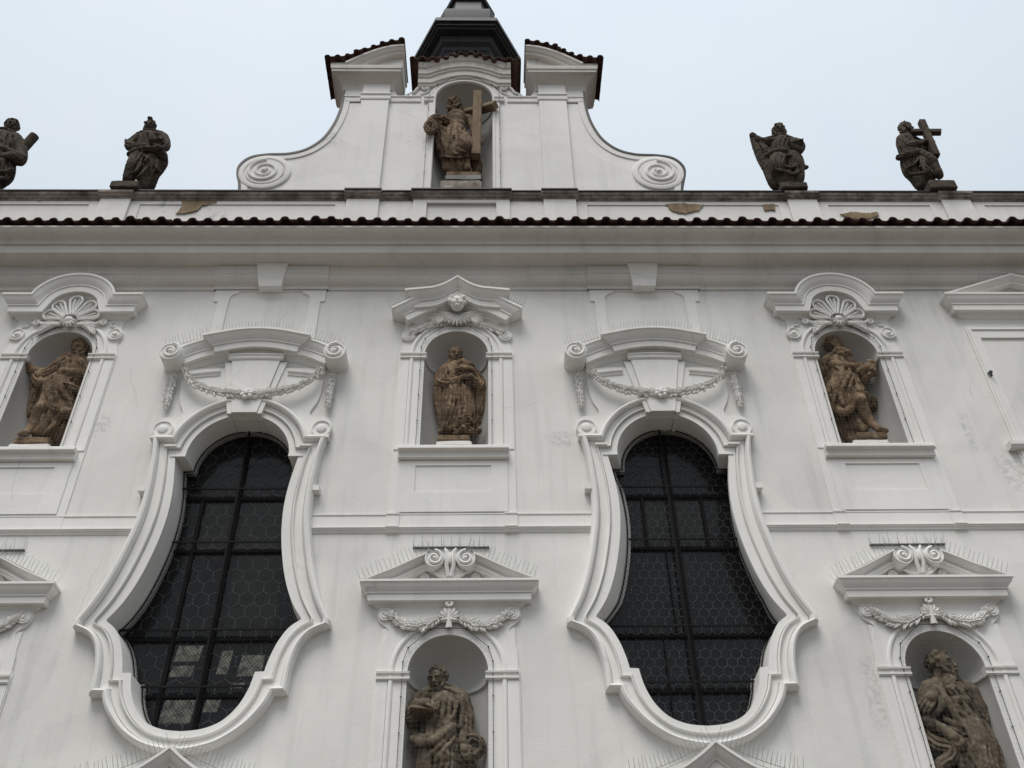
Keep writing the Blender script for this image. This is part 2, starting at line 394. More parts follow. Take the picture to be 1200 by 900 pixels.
half_in = [p[0] for sec in HALF for p in sec]
WIN_OUT = half_in + [(-x, z) for x, z in reversed(half_in[1:-1])]
def shift(poly, dx): return [(x + dx, z) for x, z in poly]

NICHES = [(-V, 9.66, 11.43), (0, 9.66, 11.43), (V, 9.66, 11.43), (-V, 4.42, 6.43), (0, 4.42, 6.43), (V, 4.42, 6.43)]
hm = [(a[0] + (b[0] - a[0]) * .6, a[1] + (b[1] - a[1]) * .6) for sec in HALF for a, b in sec]
WALL_HOLE = hm + [(-x, z) for x, z in reversed(hm[1:-1])]
holes = [niche_outline(cx, zs, zi) for cx, zs, zi in NICHES] + [shift(WALL_HOLE, -W), shift(WALL_HOLE, W)]
wall = MB().prism([(X0, 0), (X1, 0), (X1, 13.6), (X0, 13.6)], 0.0, 0.42, holes)
wall.build('wall', 'wall', church, ang=30)
MB().box(X0, X1, 1.3, 1.5, 0, 13.6).build('inner_wall', 'iron', church, smooth=False)

# main cornice, its tiles, and the roof behind
cor = MB()
CP = [(0.02, 12.80), (-.03, 12.80), (-.03, 12.86), (-.05, 12.88)] + [(-.05 - .10 * math.sin(R(a)), 12.88 + .13 * (1 - math.cos(R(a)))) for a in range(15, 91, 15)] + \
     [(-.165, 13.02), (-.165, 13.19), (-.20, 13.205), (-.43, 13.225), (-.44, 13.25), (-.44, 13.38), (-.475, 13.385), (-.475, 13.41)] + \
     [(-.475 - .09 * (1 - math.cos(R(a))), 13.41 + .085 * math.sin(R(a))) for a in range(15, 91, 15)] + [(-.565 - .08 * math.sin(R(a)), 13.495 + .06 * (1 - math.cos(R(a)))) for a in range(15, 91, 15)] + \
     [(-.66, 13.56), (-.66, 13.60), (0.3, 13.62)]
cor.run(CP, X0, X1)
c_o = cor.build('cornice', 'cornice', church, ang=28)
wave_tiles(MB(), smoothpath([(X0 + .9 * k, 13.655 + rng.uniform(-.008, .008)) for k in range(31)], 3), -.735, .40, 0.243, 3, 0.42, seed=3).build('roof_tiles', 'tile', c_o, ang=50)
rf = MB(); rf.add([(X0, .9, 13.7), (X1, .9, 13.7), (X1, 7, 18.6), (X0, 7, 18.6), (X0, 13, 13.7), (X1, 13, 13.7)], [(0, 1, 2, 3), (3, 2, 5, 4)])
rf.build('nave_roof', 'tile', church, smooth=False)

# string course between the two storeys, interrupted by the window frames
SP = [(0.02, 8.335), (-.012, 8.335), (-.012, 8.345), (-.022, 8.352), (-.022, 8.366), (-.040, 8.376), (-.040, 8.390), (-.052, 8.395), (-.052, 8.405), (-.012, 8.412), (-.012, 8.60), (-.024, 8.604), (-.024, 8.622), (0.02, 8.63)]
for a, b in ((X0, -W - 1.10), (-W + 1.10, -.86), (-.69, .69), (.86, W - 1.10), (W + 1.10, V - .86), (V - .69, V + .69), (V + .86, X1)): MB().run(SP, a, b).build('string_course', 'stucco', church, ang=25)
for c in (0, V):
    for s in (-1, 1):
        a, b = sorted((c + s * .69, c + s * .86)); MB().run([(y - .022 if y < 0 else y, z) for y, z in SP], a, b).build('string_course', 'stucco', church, ang=25)

# ------------------------------------------------------------------ small ornament builders
def scroll_disc(name, cx, cz, r, y, depth, parent, sgn=1, turns=2.1, start=None, eye=0.22, tubew=0.13):
    """a volute: round body standing off the wall with a raised spiral on its face"""
    mb = MB(); n = 28
    rows = []
    for rr, yy in ((r, y + depth), (r, y + 0.012), (r * .96, y), (r * .84, y), (r * .80, y + r * .10), (0.001, y + r * .12)):
        rows.append([(cx + rr * math.cos(2 * math.pi * k / n), yy, cz + rr * math.sin(2 * math.pi * k / n)) for k in range(n)])
    mb.grid(rows, closed=True)
    sp = spiral(cx, cz, r * .86, turns, (math.pi / 2 if start is None else start), sgn)
    mb.tube([(x, y + r * .04, z) for x, z in sp], [r * tubew * (1 - .4 * i / len(sp)) for i in range(len(sp))], 6)
    mb.ell((cx, y + r * .03, cz), (r * eye, r * (.2 if turns else .12), r * eye))
    return mb.build(name, 'stucco', parent, ang=40)
def garland(name, pts, parent, w=0.07, y=-.03, step=0.028, fat=None, bud=None):
    """a hanging garland: loose bunches of carved leaves with berries between them"""
    mb = MB(); rs = resample(smoothpath(pts, 8), w * .62); n = len(rs); rr = random.Random(int(abs(pts[0][0]) * 100) + n)
    mb.tube([(p.x, y, p.y) for p, t in rs], [w * .30 * (fat(i / (n - 1)) if fat else 1) for i in range(n)], 8)
    for i, (p, t) in enumerate(rs):
        f = (fat(i / (n - 1)) if fat else 1) * rr.uniform(.85, 1.15)
        nv = Vector((-t.y, t.x)); dr = -t if (i > n / 2 and bud) else t
        for s in rr.sample((-1, 0, 1), 3):
            d = dr * rr.uniform(.6, 1.0) + nv * (s * rr.uniform(.35, .95) + rr.uniform(-.25, .25))
            b = p + nv * s * w * .22 * f - dr * w * .3
            mb.leaf((b.x, y - w * .30 * f * (1.25 - .55 * abs(s)) - rr.uniform(0, .012), b.y), d, w * rr.uniform(1.0, 1.45) * f, w * rr.uniform(.30, .42) * f, w * .62)
        if rr.random() < .5:
            q = p + nv * rr.uniform(-.5, .5) * w; mb.ell((q.x, y - w * .42, q.y), (w * .2, w * .2, w * .2), None, 7, 5)
    if bud:
        c = Vector(bud)
        for k in range(6):
            a = k * math.pi / 3 + .3
            mb.ell((c.x + .058 * math.cos(a), y - .06, c.y + .058 * math.sin(a)), (.040, .035, .040), None, 8, 6)
        mb.ell((c.x, y - .085, c.y), (.034, .03, .034), None, 8, 6)
    return mb.build(name, 'stucco', parent, ang=60)
CROWN = lambda p, h: [(0, .02), (0, -p), (-.10 * h, -p), (-.13 * h, -p * .93), (-.26 * h, -p * .87), (-.38 * h, -p * .72), (-.44 * h, -p * .66), (-.50 * h, -p * .66), (-.50 * h, -p * .60), (-.80 * h, -p * .58), (-.80 * h, -p * .30), (-.86 * h, -p * .26), (-.95 * h, -p * .12), (-h, -p * .05), (-h, .02)]
def frame_lines(mb, poly, w, y, t):
    for i in range(len(poly)): strip(mb, poly[i - 1], poly[i], w, y, t)

def net_and_cable(cx, zs, zi, r, parent, net=True, y=-.052):
    """bird net stretched across the niche on a perimeter cable with hooks"""
    ro = r + .055
    ring = [(cx - ro, zs + .03), (cx - ro, zi + .12)] + [(cx + (ro + .02) * math.cos(R(a)), zi + .02 + (ro + .03) * math.sin(R(a))) for a in (150, 112, 68, 30)] + [(cx + ro, zi + .12), (cx + ro, zs + .03)]
    mb = MB()
    for a, b in zip(ring, ring[1:]):
        mb.tube([(a[0], y, a[1]), (b[0], y, b[1])], .0042, 5)
        L = (Vector(b) - Vector(a)).length; n = max(1, int(L / .42))
        for k in range(n + 1):
            q = Vector(a).lerp(Vector(b), k / n); mb.ell((q.x, y, q.y), (.011, .011, .011), None, 6, 4); mb.tube([(q.x, y, q.y), (q.x, -.02, q.y)], .005, 4)
    mb.build('net_cable', 'cable', parent, smooth=False)
    if not net: return
    nb = MB(); poly = ring
    z = zs + .05
    while z < zi + .65:
        for a, b in clip_seg((cx - 1, z), (cx + 1, z), poly): strip(nb, a, b, .0007, y, .0009)
        z += .055
    x = cx - ro + .03
    while x < cx + ro:
        for a, b in clip_seg((x, zs - .1), (x, zi + 1), poly): strip(nb, a, b, .0007, y + .0025, .0007)
        x += .055
    nb.build('bird_net', 'net', parent, smooth=False)

def niche(cx, zs, zi, zlow, ztop, upper, r=0.475, net=True):
    """round-headed niche with its plaster surround; returns the part its ornaments hang on"""
    n = 24; rows = []
    for z in (zs, zi): rows.append([(cx - r * math.cos(math.pi * k / n), r * math.sin(math.pi * k / n) - .001, z) for k in range(n + 1)])
    for i in range(1, 13):
        e = R(90 * i / 12); rows.append([(cx - r * math.cos(e) * math.cos(math.pi * k / n), r * math.cos(e) * math.sin(math.pi * k / n) - .001, zi + r * math.sin(e)) for k in range(n + 1)])
    mb = MB().grid(rows)
    mb.add([(cx, 0.0, zs)] + rows[0], [tuple(range(1, n + 2))])
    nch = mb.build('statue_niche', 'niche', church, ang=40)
    # moulding running round the inside at springing height
    m2 = MB(); prof = [(0.0, .0), (.022, .006), (.03, .012), (.03, .03), (.02, .035), (.012, .075), (.012, .10), (0, .11)]
    rows = []
    for k in range(n + 1):
        a = math.pi * k / n; rows.append([(cx - (r - d) * math.cos(a), (r - d) * math.sin(a), zi - .105 + h) for d, h in prof])
    m2.grid(rows).build('inner_moulding', 'niche', nch, ang=30)
    # flat surround, raised border and springing blocks
    s = MB().prism([(cx - .85, zlow), (cx + .85, zlow), (cx + .85, zi + .02), (cx + .80, zi + .22), (cx + .80, ztop), (cx - .80, ztop), (cx - .80, zi + .22), (cx - .85, zi + .02)], -.018, .01, [niche_outline(cx, zs, zi, r + .001)])
    s.build('surround', 'stucco', nch, ang=25)
    path = [(cx + .665, zs)] + arc(cx, zi, .665, 0, 180, 28) + [(cx - .665, zs)]
    b = MB().sweep(path, [(-.028, -.015), (-.028, -.034), (-.012, -.046), (.012, -.046), (.03, -.03), (.03, -.015)])
    b.build('border_moulding', 'stucco', nch, ang=25)
    for sg in (-1, 1):
        ib = MB(); xa, xb = sorted((cx + sg * (r - .033), cx + sg * .835))
        ib.run([(.045, zi - .10), (-.045, zi - .10), (-.045, zi - .09), (-.056, zi - .085), (-.056, zi - .07), (-.04, zi - .066), (-.04, zi - .028), (-.062, zi - .02), (-.066, zi + .0), (.045, zi + .004)], xa, xb)
        ib.build('springing_block', 'stucco', nch, ang=25)
        strip_mb = MB(); xa, xb = sorted((cx + sg * .70, cx + sg * .835)); strip_mb.box(xa, xb, -.032, -.016, zs, zi - .105); strip_mb.build('pilaster_strip', 'stucco', nch)
    net_and_cable(cx, zs, zi, r, nch, net)
    return nch

def upper_niche(cx, hood):
    zs, zi = 9.66, 11.43
    nch = niche(cx, zs, zi, 8.34, 12.3, True)
    sl = MB().run([(.35, zs - .001), (-.15, zs - .012), (-.155, zs - .03), (-.155, zs - .065), (-.12, zs - .075), (-.09, zs - .09), (-.085, zs - .17), (-.06, zs - .18), (-.018, zs - .185), (.35, zs - .185)], cx - .76, cx + .76)
    sl.build('sill', 'stucco', nch, ang=25)
    p = MB().prism([(cx - .74, 8.64), (cx + .74, 8.64), (cx + .74, 9.46), (cx - .74, 9.46)], -.034, -.017, [[(cx - .515, 8.95), (cx + .515, 8.95), (cx + .515, 9.385), (cx - .515, 9.385)]])
    p.build('apron_panel', 'stucco', nch)
    h = MB(); p_ = .27
    if hood == 'shell':
        mid = arc(cx, 12.36, .66, 166, 14, 22, .575)
        path = [(cx - .80, 12.50)] + [mid[0]] + mid[1:-1] + [mid[-1]] + [(cx + .80, 12.50)]
        h.sweep(path, CROWN(p_, .37), (True, True))
        hb = h.build('hood', 'stucco', nch, ang=28)
        # concave tympanum behind the shell
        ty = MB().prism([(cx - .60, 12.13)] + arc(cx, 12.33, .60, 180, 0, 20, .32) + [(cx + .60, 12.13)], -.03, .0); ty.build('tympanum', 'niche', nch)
        sp = [(cx - 1.04, 12.50), (cx - .66, 12.50)] + mid[1:-1] + [(cx + .66, 12.50), (cx + 1.04, 12.50)]
        spikes(sp, -.22, nch)
        # scallop shell with rolled rims
        sh = MB(); c0 = Vector((cx, 12.07))
        lobes = [(90, .50), (52, .47), (128, .47), (20, .42), (160, .42)]
        for a, L in lobes:
            d = Vector((math.cos(R(a)), math.sin(R(a)))); nv = Vector((-d.y, d.x)); w = .095
            loop = [c0 + d * .12 + nv * .02, c0 + d * L * .55 + nv * w * .62, c0 + d * L * .82 + nv * w] + [c0 + d * L * .82 + nv * w * math.cos(R(q)) + d * w * 1.05 * math.sin(R(q)) for q in range(20, 161, 20)] + [c0 + d * L * .82 - nv * w, c0 + d * L * .55 - nv * w * .62, c0 + d * .12 - nv * .02]
            sh.tube([(q.x, -.10, q.y) for q in loop], .020, 6)
            inner = [(c0 + d * L * t, w * k) for t, k in ((.25, .25), (.55, .45), (.82, .7), (1.0, .35))]
            rows = [[(q.x + nv.x * ww * s, -.05 - .03 * abs(s), q.y + nv.y * ww * s) for s in (-1, -.5, 0, .5, 1)] for q, ww in inner]; sh.grid(rows)
            for s in (-.35, .35):
                a1 = c0 + d * .16 + nv * .01 * s; b1 = c0 + d * L * .92 + nv * w * s * 1.1; sh.tube([(a1.x, -.10, a1.y), (b1.x, -.085, b1.y)], [.008, .014], 6)
        for s in (-1, 1):      # side foliage curling outwards
            for k in range(5):
                ang = 6 + k * -14; d = (s * math.cos(R(ang)), math.sin(R(ang)))
                sh.leaf((cx + s * (.10 + .05 * k), -.06, 12.02 - .012 * k), d, .30 - .02 * k, .055, .05)
            sc = spiral(cx + s * .50, 12.06, .055, 1.2, R(90), -s, 18); sh.tube([(x, -.06, z) for x, z in sc], .017, 6)
            sh.tube([(cx + s * .12, -.08, 12.0), (cx + s * .3, -.08, 11.99), (cx + s * .42, -.07, 12.03), (cx + s * .5, -.06, 12.115)], [.03, .028, .022, .016], 6)
        for k in range(7):
            a = -90 + (k - 3) * 24; sh.leaf((cx, -.10, 12.08), (math.cos(R(a)), math.sin(R(a))), .15, .035, .05)
        sh.ell((cx, -.11, 12.07), (.07, .05, .06))
        sh.build('shell_ornament', 'stucco', nch, ang=50)
        for s in (-1, 1):
            o = scroll_disc('roundel', cx + s * .735, 11.83, .115, -.055, .06, nch, -s, 1.2, tubew=.12, eye=.3)
            tl = MB().tube([(cx + s * .735, -.03, 11.945), (cx + s * .70, -.03, 11.99), (cx + s * .63, -.03, 12.0), (cx + s * .60, -.03, 12.06), (cx + s * .66, -.03, 12.09)], [.018, .016, .014, .012, .009], 6); tl.build('tendril', 'stucco', nch)
    else:
        def ogee(z0, zt, w, n=14): return [(cx + w * (2 * k / n - 1), z0 + (zt - z0) * (1 - abs(2 * k / n - 1)) ** 1.75) for k in range(n + 1)]
        cen = ogee(12.545, 12.80, .46)
        h.sweep(cen, CROWN(p_ + .08, .36), (True, True), vert=True)
        for s in (-1, 1):
            wing = smoothpath([(cx + s * .42, 12.53), (cx + s * .58, 12.465), (cx + s * .78, 12.335)], 5)
            if s < 0: wing = wing[::-1]
            h.sweep(wing, CROWN(p_, .36), (s < 0, s > 0))
        hb = h.build('hood', 'stucco', nch, ang=28)
        spikes(smoothpath([(cx - 1.02, 12.24), (cx - .62, 12.50)], 3), -.22, nch); spikes(ogee(12.56, 12.81, .62), -.26, nch); spikes(smoothpath([(cx + .62, 12.50), (cx + 1.02, 12.24)], 3), -.22, nch)
        # cherub head between wings
        ch = MB(); HC = Vector((cx, -.13, 12.31)); ch.ell((cx, -.13, 12.33), (.085, .085, .105), None, 16, 12)
        rr = random.Random(4)
        for k in range(26):
            a = R(rr.uniform(-20, 200)); ch.ell((cx + .088 * math.cos(a), -.12 - rr.uniform(-.03, .06), 12.35 + .098 * math.sin(a)), (.026, .028, .026), None, 7, 5)
        ch.ell((cx, -.215, 12.325), (.014, .022, .024), None, 8, 6)
        for s in (-1, 1): ch.ell((cx + s * .045, -.192, 12.30), (.026, .022, .024), None, 8, 6); ch.ell((cx + s * .034, -.20, 12.355), (.017, .012, .007), None, 8, 6)
        ch.ell((cx, -.205, 12.285), (.024, .016, .008), None, 8, 6); ch.ell((cx, -.19, 12.25), (.024, .022, .02), None, 8, 6)
        ch.v = [tuple(HC + (Vector(p) - HC) * 1.3 + Vector((0, -.06, -.01))) for p in ch.v]
        ch.build('cherub_head', 'stucco', nch, ang=60)
        wg = MB()
        for s in (-1, 1):
            for k in range(6):
                a = 16 - 13 * k; d = (s * math.cos(R(a)), math.sin(R(a)))
                wg.leaf((cx + s * (.10 + .015 * k), -.05 - .006 * k, 12.20 - .012 * k), d, .44 - .045 * k, .035, .04)
            for k in range(5):
                a = 10 - 18 * k; d = (s * math.cos(R(a)), math.sin(R(a)))
                wg.leaf((cx + s * .06, -.08, 12.19 - .008 * k), d, .24 - .015 * k, .032, .045)
            wg.tube([(cx + s * .09, -.05, 12.20), (cx + s * .22, -.06, 12.27), (cx + s * .42, -.05, 12.25)], [.03, .026, .012], 6)
        for k in range(7):
            a = -90 + (k - 3) * 19; wg.leaf((cx, -.08, 12.17), (math.cos(R(a)), math.sin(R(a))), .21, .034, .05)
        wg.build('wing_ornament', 'stucco', nch, ang=50)
        for s in (-1, 1):
            scroll_disc('roundel', cx + s * .735, 11.79, .105, -.055, .06, nch, s, 2.0, R(90), tubew=.16)
            garland('husk_garland', [(cx + s * .25, 12.04), (cx + s * .42, 11.99), (cx + s * .60, 11.89), (cx + s * .70, 11.84)], nch, .055, -.03, .032)
    return nch
upper_niche(-V, 'shell'); upper_niche(0, 'cherub'); upper_niche(V, 'shell')

def lower_niche(cx):
    zs, zi = 4.42, 6.43
    nch = niche(cx, zs, zi, 4.30, 6.99, False)
    MB().run([(.35, zs), (-.15, zs - .01), (-.155, zs - .07), (-.08, zs - .1), (-.02, zs - .19), (.35, zs - .19)], cx - .76, cx + .76).build('sill', 'stucco', nch)
    # shouldered back plate above the arch
    rt = [(.83, 6.45), (.81, 6.72), (.745, 6.90), (.735, 6.98), (.83, 7.06), (.875, 7.15), (.85, 7.25), (.78, 7.29)]
    rp = smoothpath(rt, 4)
    bp = MB().prism([(cx + x, z) for x, z in rp] + [(cx - x, z) for x, z in reversed(rp)] + [(cx + .664 * math.cos(R(a)), 6.45 + .664 * math.sin(R(a))) for a in range(180, -1, -9)], -.030, .01)
    bp.build('back_plate', 'stucco', nch, ang=25)
    for s in (-1, 1): scroll_disc('roundel', cx + s * .775, 7.165, .085, -.062, .05, nch, s, 1.6, R(90), tubew=.14)
    p_ = .24
    ped = MB().sweep([(cx - .86, 7.545), (cx + .86, 7.545)], CROWN(p_, .30), (True, True))
    for s in (-1, 1):
        rk = smoothpath([(cx + s * 1.03, 7.565), (cx + s * .70, 7.71), (cx + s * .40, 7.865), (cx + s * .19, 7.965)], 5)
        if s > 0: rk = rk[::-1]
        ped.sweep(rk, [(0, .02), (0, -.235), (-.018, -.235), (-.026, -.20), (-.045, -.155), (-.07, -.125), (-.095, -.115), (-.10, -.150), (-.118, -.150), (-.122, -.12), (-.155, -.115), (-.157, .02)])
    po = ped.build('pediment', 'stucco', nch, ang=28)
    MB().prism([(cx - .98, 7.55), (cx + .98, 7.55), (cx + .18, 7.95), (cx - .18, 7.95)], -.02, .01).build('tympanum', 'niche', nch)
    MB().box(cx - .49, cx + .49, -.035, .01, 8.10, 8.112).build('flashing', 'lead', nch)
    for s in (-1, 1):
        scroll_disc('pediment_scroll', cx + s * .195, 7.835, .125, -.235, .24, nch, s, 1.55, R(90), tubew=.20)
        scroll_disc('roundel', cx + s * .32, 7.66, .06, -.06, .06, nch, -s, 1.4, R(90))
    ac = MB()
    for k in range(9):
        a = 90 + (k - 4) * 17; ac.leaf((cx, -.12, 7.60), (math.cos(R(a)), math.sin(R(a))), .30 - .02 * abs(k - 4), .04, .06)
    for s in (-1, 1): ac.tube([(cx + s * .02, -.16, 7.62), (cx + s * .045, -.2, 7.75), (cx + s * .035, -.22, 7.92), (cx + s * .07, -.2, 7.985)], [.03, .028, .024, .014], 6)
    ac.ell((cx, -.22, 7.84), (.022, .025, .08)); ac.build('acanthus', 'stucco', nch, ang=50)
    for s in (-1, 1): garland('flower_garland', [(cx + s * .08, 7.13), (cx + s * .22, 7.035), (cx + s * .42, 6.99), (cx + s * .58, 7.04), (cx + s * .70, 7.15)], nch, .060, -.045, .030, lambda t: .75 + .5 * math.sin(math.pi * t))
    fl = MB()
    for k in range(9):
        a = 90 + (k - 4) * 26; fl.leaf((cx, -.06, 7.10), (math.cos(R(a)), math.sin(R(a))), .17 - .012 * abs(k - 4), .04, .05)
    for k in range(7): fl.ell((cx + .035 * math.cos(k * .9), -.11, 7.27 + .03 * math.sin(k * .9)), (.022, .02, .022), None, 7, 5)
    fl.tube([(cx, -.05, 6.98), (cx, -.07, 7.10), (cx, -.09, 7.22)], [.045, .03, .02], 6); fl.build('flower_ornament', 'stucco', nch, ang=50)
    spikes([(cx - 1.08, 7.54), (cx - .20, 7.98)], -.17, nch, .058, .19); spikes([(cx + .20, 7.98), (cx + 1.08, 7.54)], -.17, nch, .058, .19)
    spikes([(cx - .48, 8.11), (cx + .48, 8.11)], -.03, nch, .12, .17)
for c in (-V, 0, V): lower_niche(c)

# ------------------------------------------------------------------ the two great windows
FP = [(0.0, .0), (0.0, -.062), (.30, -.062), (.31, -.045), (.335, -.045), (.345, -.088), (.37, -.102), (.405, -.098), (.415, -.066), (.435, -.060), (.69, -.068), (.70, -.055), (.72, -.055), (.735, -.105), (.78, -.140), (.86, -.150), (.94, -.135), (.985, -.10), (1.0, -.07), (1.0, .01)]
def skewed(cx, sl, sr, d, low=.5):
    """the opening's outline at depth d (0 front .. 1 glass): the reveals run back at a slant"""
    out = []
    for x, z in WIN_OUT:
        w = min(1, max(0, (x + .8) / 1.6)); out.append((cx + x + d * (sl + (sr - sl) * w) * (.75 if z > 9.3 else 1 if z > 7.5 else max(low, low + (1 - low) * (z - 7.0) / .5)), z))
    return out
def window(cx, hexr, mull, sl, sr, low, glow_patches=(), dim=()):
    fr = MB()
    for s in (-1, 1):
        secs = HALF[:1]
        for a_, b_ in zip(HALF, HALF[1:]): secs = secs + [[a_[-1], b_[0]], b_]
        for sec in secs:
            rows = []
            for a, b in sec:
                rows.append([(cx + s * (a[0] + (b[0] - a[0]) * t), y, a[1] + (b[1] - a[1]) * t) for t, y in FP])
            if s < 0: rows = rows[::-1]
            fr.grid(rows)
            for row, rv in ((rows[0], s > 0), (rows[-1], s < 0)):
                o = len(fr.v); fr.v += row; f = tuple(range(o, o + len(row))); fr.f.append(f if rv else tuple(reversed(f)))
    poly = skewed(cx, sl, sr, 1.0, low)
    glass = MB()
    glass.prism(offset_poly(poly, -.03), .405, .43)
    w = fr.build('window_frame', 'stucco', church, ang=28)
    w.name = 'window'
    glass.build('glazing', 'glass', w, smooth=False)
    f0 = shift(WIN_OUT, cx); rv = MB().grid([[(x, -.004, z) for x, z in f0], [(x, .405, z) for x, z in poly]], closed=True); rv.build('reveal', 'stucco', w, ang=25)
    gpoly = skewed(cx, sl, sr, .76, low)
    # inner rebate behind the opening
    MB().prism(offset_poly(poly, -.01), .335, .402, [offset_poly(poly, .03)]).build('rebate', 'niche', w, ang=28)
    inn = offset_poly(poly, .03)
    # honeycomb leading
    lead = MB(); h = hexr; dx = h * math.sqrt(3); dz = h * 1.5; row = 0; z = 5.6
    while z < 10.4:
        x = cx - 1.4 + (dx / 2 if row % 2 else 0)
        while x < cx + 1.4:
            c = Vector((x, z)); v = [c + Vector((h * math.sin(R(60 * k)), h * math.cos(R(60 * k)))) for k in range(4)]
            for k in range(3):
                for a, b in clip_seg(v[k], v[k + 1], inn): strip(lead, a, b, .0085, .399, .008)
            x += dx
        z += dz; row += 1
    lead.build('leading', 'lead', w, smooth=False)
    # rear timber / iron frame bars on the glass
    def hbar(z, hh, y0, y1, name, nm='iron'):
        b = MB()
        for a, c in clip_seg((cx - 2, z), (cx + 2, z), poly if y0 > .2 else gpoly): b.box(a.x, c.x, y0, y1, z - hh, z + hh)
        b.build(name, nm, w)
    for z in (9.12, 8.30, 7.05, 6.33): hbar(z, .016, .36, .396, 'glazing_bar')
    for x, z0, z1, hw in mull:
        b = MB(); b.box(cx + x - hw, cx + x + hw, .358, .394, z0, z1); b.build('glazing_bar', 'iron', w)
    # outer guard: iron bars carrying a diagonal wire mesh
    for z in (9.24, 8.40, 7.15, 6.42): hbar(z, .013, .285, .300, 'guard_bar')
    b = MB().box(cx - .014, cx + .014, .28, .298, 5.77, 10.22); b.build('guard_bar', 'iron', w)
    ms = MB(); p2 = offset_poly(gpoly, .01); stp = .046
    for sg in (-1, 1):
        k = -6.0
        while k < 6.0:
            a = (cx + k - 3.2 * .8, 8.0 - 3.2 * sg) ; e = (cx + k + 3.2 * .8, 8.0 + 3.2 * sg)
            for q, t in clip_seg(a, e, p2): strip(ms, q, t, .0032, .302 + .003 * sg, .003)
            k += stp
    ms.build('wire_mesh', 'iron', w, smooth=False)
    eg = MB()
    edge = offset_poly(gpoly, .02); eg.tube([(x, .302, z) for x, z in edge + edge[:1]], .008, 5); eg.build('mesh_rim', 'iron', w)
    for x0, x1, z0, z1 in glow_patches:      # daylight seen through the nave, painted as glowing patches on the opaque glass
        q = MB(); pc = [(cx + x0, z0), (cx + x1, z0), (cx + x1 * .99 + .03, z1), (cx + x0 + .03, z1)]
        q.prism(pc, .4025, .4045); q.build('painted_daylight_patch', 'painted_glow', w, smooth=False)
    for x0, x1, z0, z1 in dim:
        q = MB(); q.prism([(cx + x0, z0), (cx + x1, z0), (cx + x1, z1), (cx + x0, z1)], .4025, .4045); q.build('casement_pane', 'casement', w, smooth=False)
    # keystone wedge and frieze above the arch
    k = MB()
    lw = lambda z: .175 + (z - 10.235) * .172
    k.prism([(cx - .175, 10.235), (cx + .175, 10.235), (cx + lw(10.60), 10.60), (cx - lw(10.60), 10.60)], -.146, .0)
    k.prism([(cx - lw(10.58), 10.58), (cx + lw(10.58), 10.58), (cx + lw(11.3), 11.30), (cx - lw(11.3), 11.30)], -.075, .0)
    for q in (-1, 1):
        k.prism([(cx + q * .24, 10.225), (cx + q * .178, 10.225), (cx + q * (lw(10.58) + .003), 10.58), (cx + q * (lw(10.58) + .075), 10.58)], -.130, .0)
        k.prism([(cx + q * (lw(10.56) + .075), 10.56), (cx + q * (lw(10.56) + .003), 10.56), (cx + q * (lw(11.25) + .003), 11.25), (cx + q * (lw(11.25) + .11), 11.25)], -.052, .0)
    k.box(cx - .17, cx + .17, .0, .33, 10.222, 10.262); k.box(cx - .235, cx - .18, .0, .33, 10.205, 10.25); k.box(cx + .18, cx + .235, .0, .33, 10.205, 10.25)
    k.sweep(arc(cx, 6.3, 5.0, 94.6, 85.4, 8), [(-.02, -.06), (-.02, -.085), (.0, -.10), (.04, -.105), (.055, -.12), (.075, -.12), (.075, -.06)])
    k.build('keystone', 'stucco', w, ang=25)
    bk = MB(); rt = smoothpath([(1.20, 9.9), (1.24, 10.0), (1.20, 10.16), (1.10, 10.24), (1.0, 10.22), (.92, 10.26), (.90, 10.34), (.98, 10.52), (1.02, 10.75), (1.03, 11.15)], 4)
    bk.prism([(cx + x, z) for x, z in rt] + [(cx - x, z) for x, z in reversed(rt)] + [(cx + .95 * math.cos(R(a)), 9.55 + .95 * math.sin(R(a))) for a in range(160, 19, -7)], -.030, .01)
    for s in (-1, 1):
        bk.sweep(arc(cx, 5.4, 5.68, 90 + s * 10.2, 90 + s * 5.0, 6) if s > 0 else arc(cx, 5.4, 5.68, 85.0, 79.8, 6), [(-.05, -.02), (-.05, -.045), (-.02, -.05), (.0, -.075), (.05, -.08), (.05, -.02)])
    bk.build('back_plate', 'stucco', w, ang=25)
    for s in (-1, 1):
        rs = scroll_disc('rosette', cx + s * 1.10, 10.0, .145, -.085, .09, w, s, .0, eye=.48, tubew=.01)
        xa, xb = sorted((cx + s * .95, cx + s * 1.225)); MB().run([(.0, 9.80), (-.135, 9.80), (-.135, 9.83), (-.10, 9.85), (-.10, 9.875), (.0, 9.88)], xa, xb).build('frame_block', 'stucco', w, ang=25)
        xa, xb = sorted((cx + s * .84, cx + s * 1.0)); MB().run([(.0, 9.665), (-.125, 9.665), (-.125, 9.69), (-.09, 9.70), (.0, 9.70)], xa, xb).build('frame_block', 'stucco', w, ang=25)
        xa, xb = sorted((cx + s * .698, cx + s * .90)); MB().run([(.0, 9.525), (-.075, 9.525), (-.075, 9.552), (.0, 9.556)], xa, xb).build('frame_block', 'stucco', w, ang=25)
        nx = cx + s * 1.145; MB().box(min(nx - .045, nx + .045), max(nx - .045, nx + .045), -.13, .0, 8.93, 9.01).build('frame_block', 'stucco', w, ang=25)
    # segmental hood: stepped centre, curved wings ending in scrolls
    hd = MB(); p_ = .23
    cen = arc(cx, 9.83, 1.91, 90 + 15.2, 90 - 15.2, 14)
    hd.sweep(cen, CROWN(p_ + .075, .36), (True, True))
    for s in (-1, 1):
        wg = smoothpath([(cx + s * .44, 11.645), (cx + s * .70, 11.60), (cx + s * .92, 11.52), (cx + s * 1.16, 11.395)], 5)
        if s < 0: wg = wg[::-1]
        hd.sweep(wg, CROWN(p_, .34), (False, False))
    hd.build('hood', 'stucco', w, ang=28)
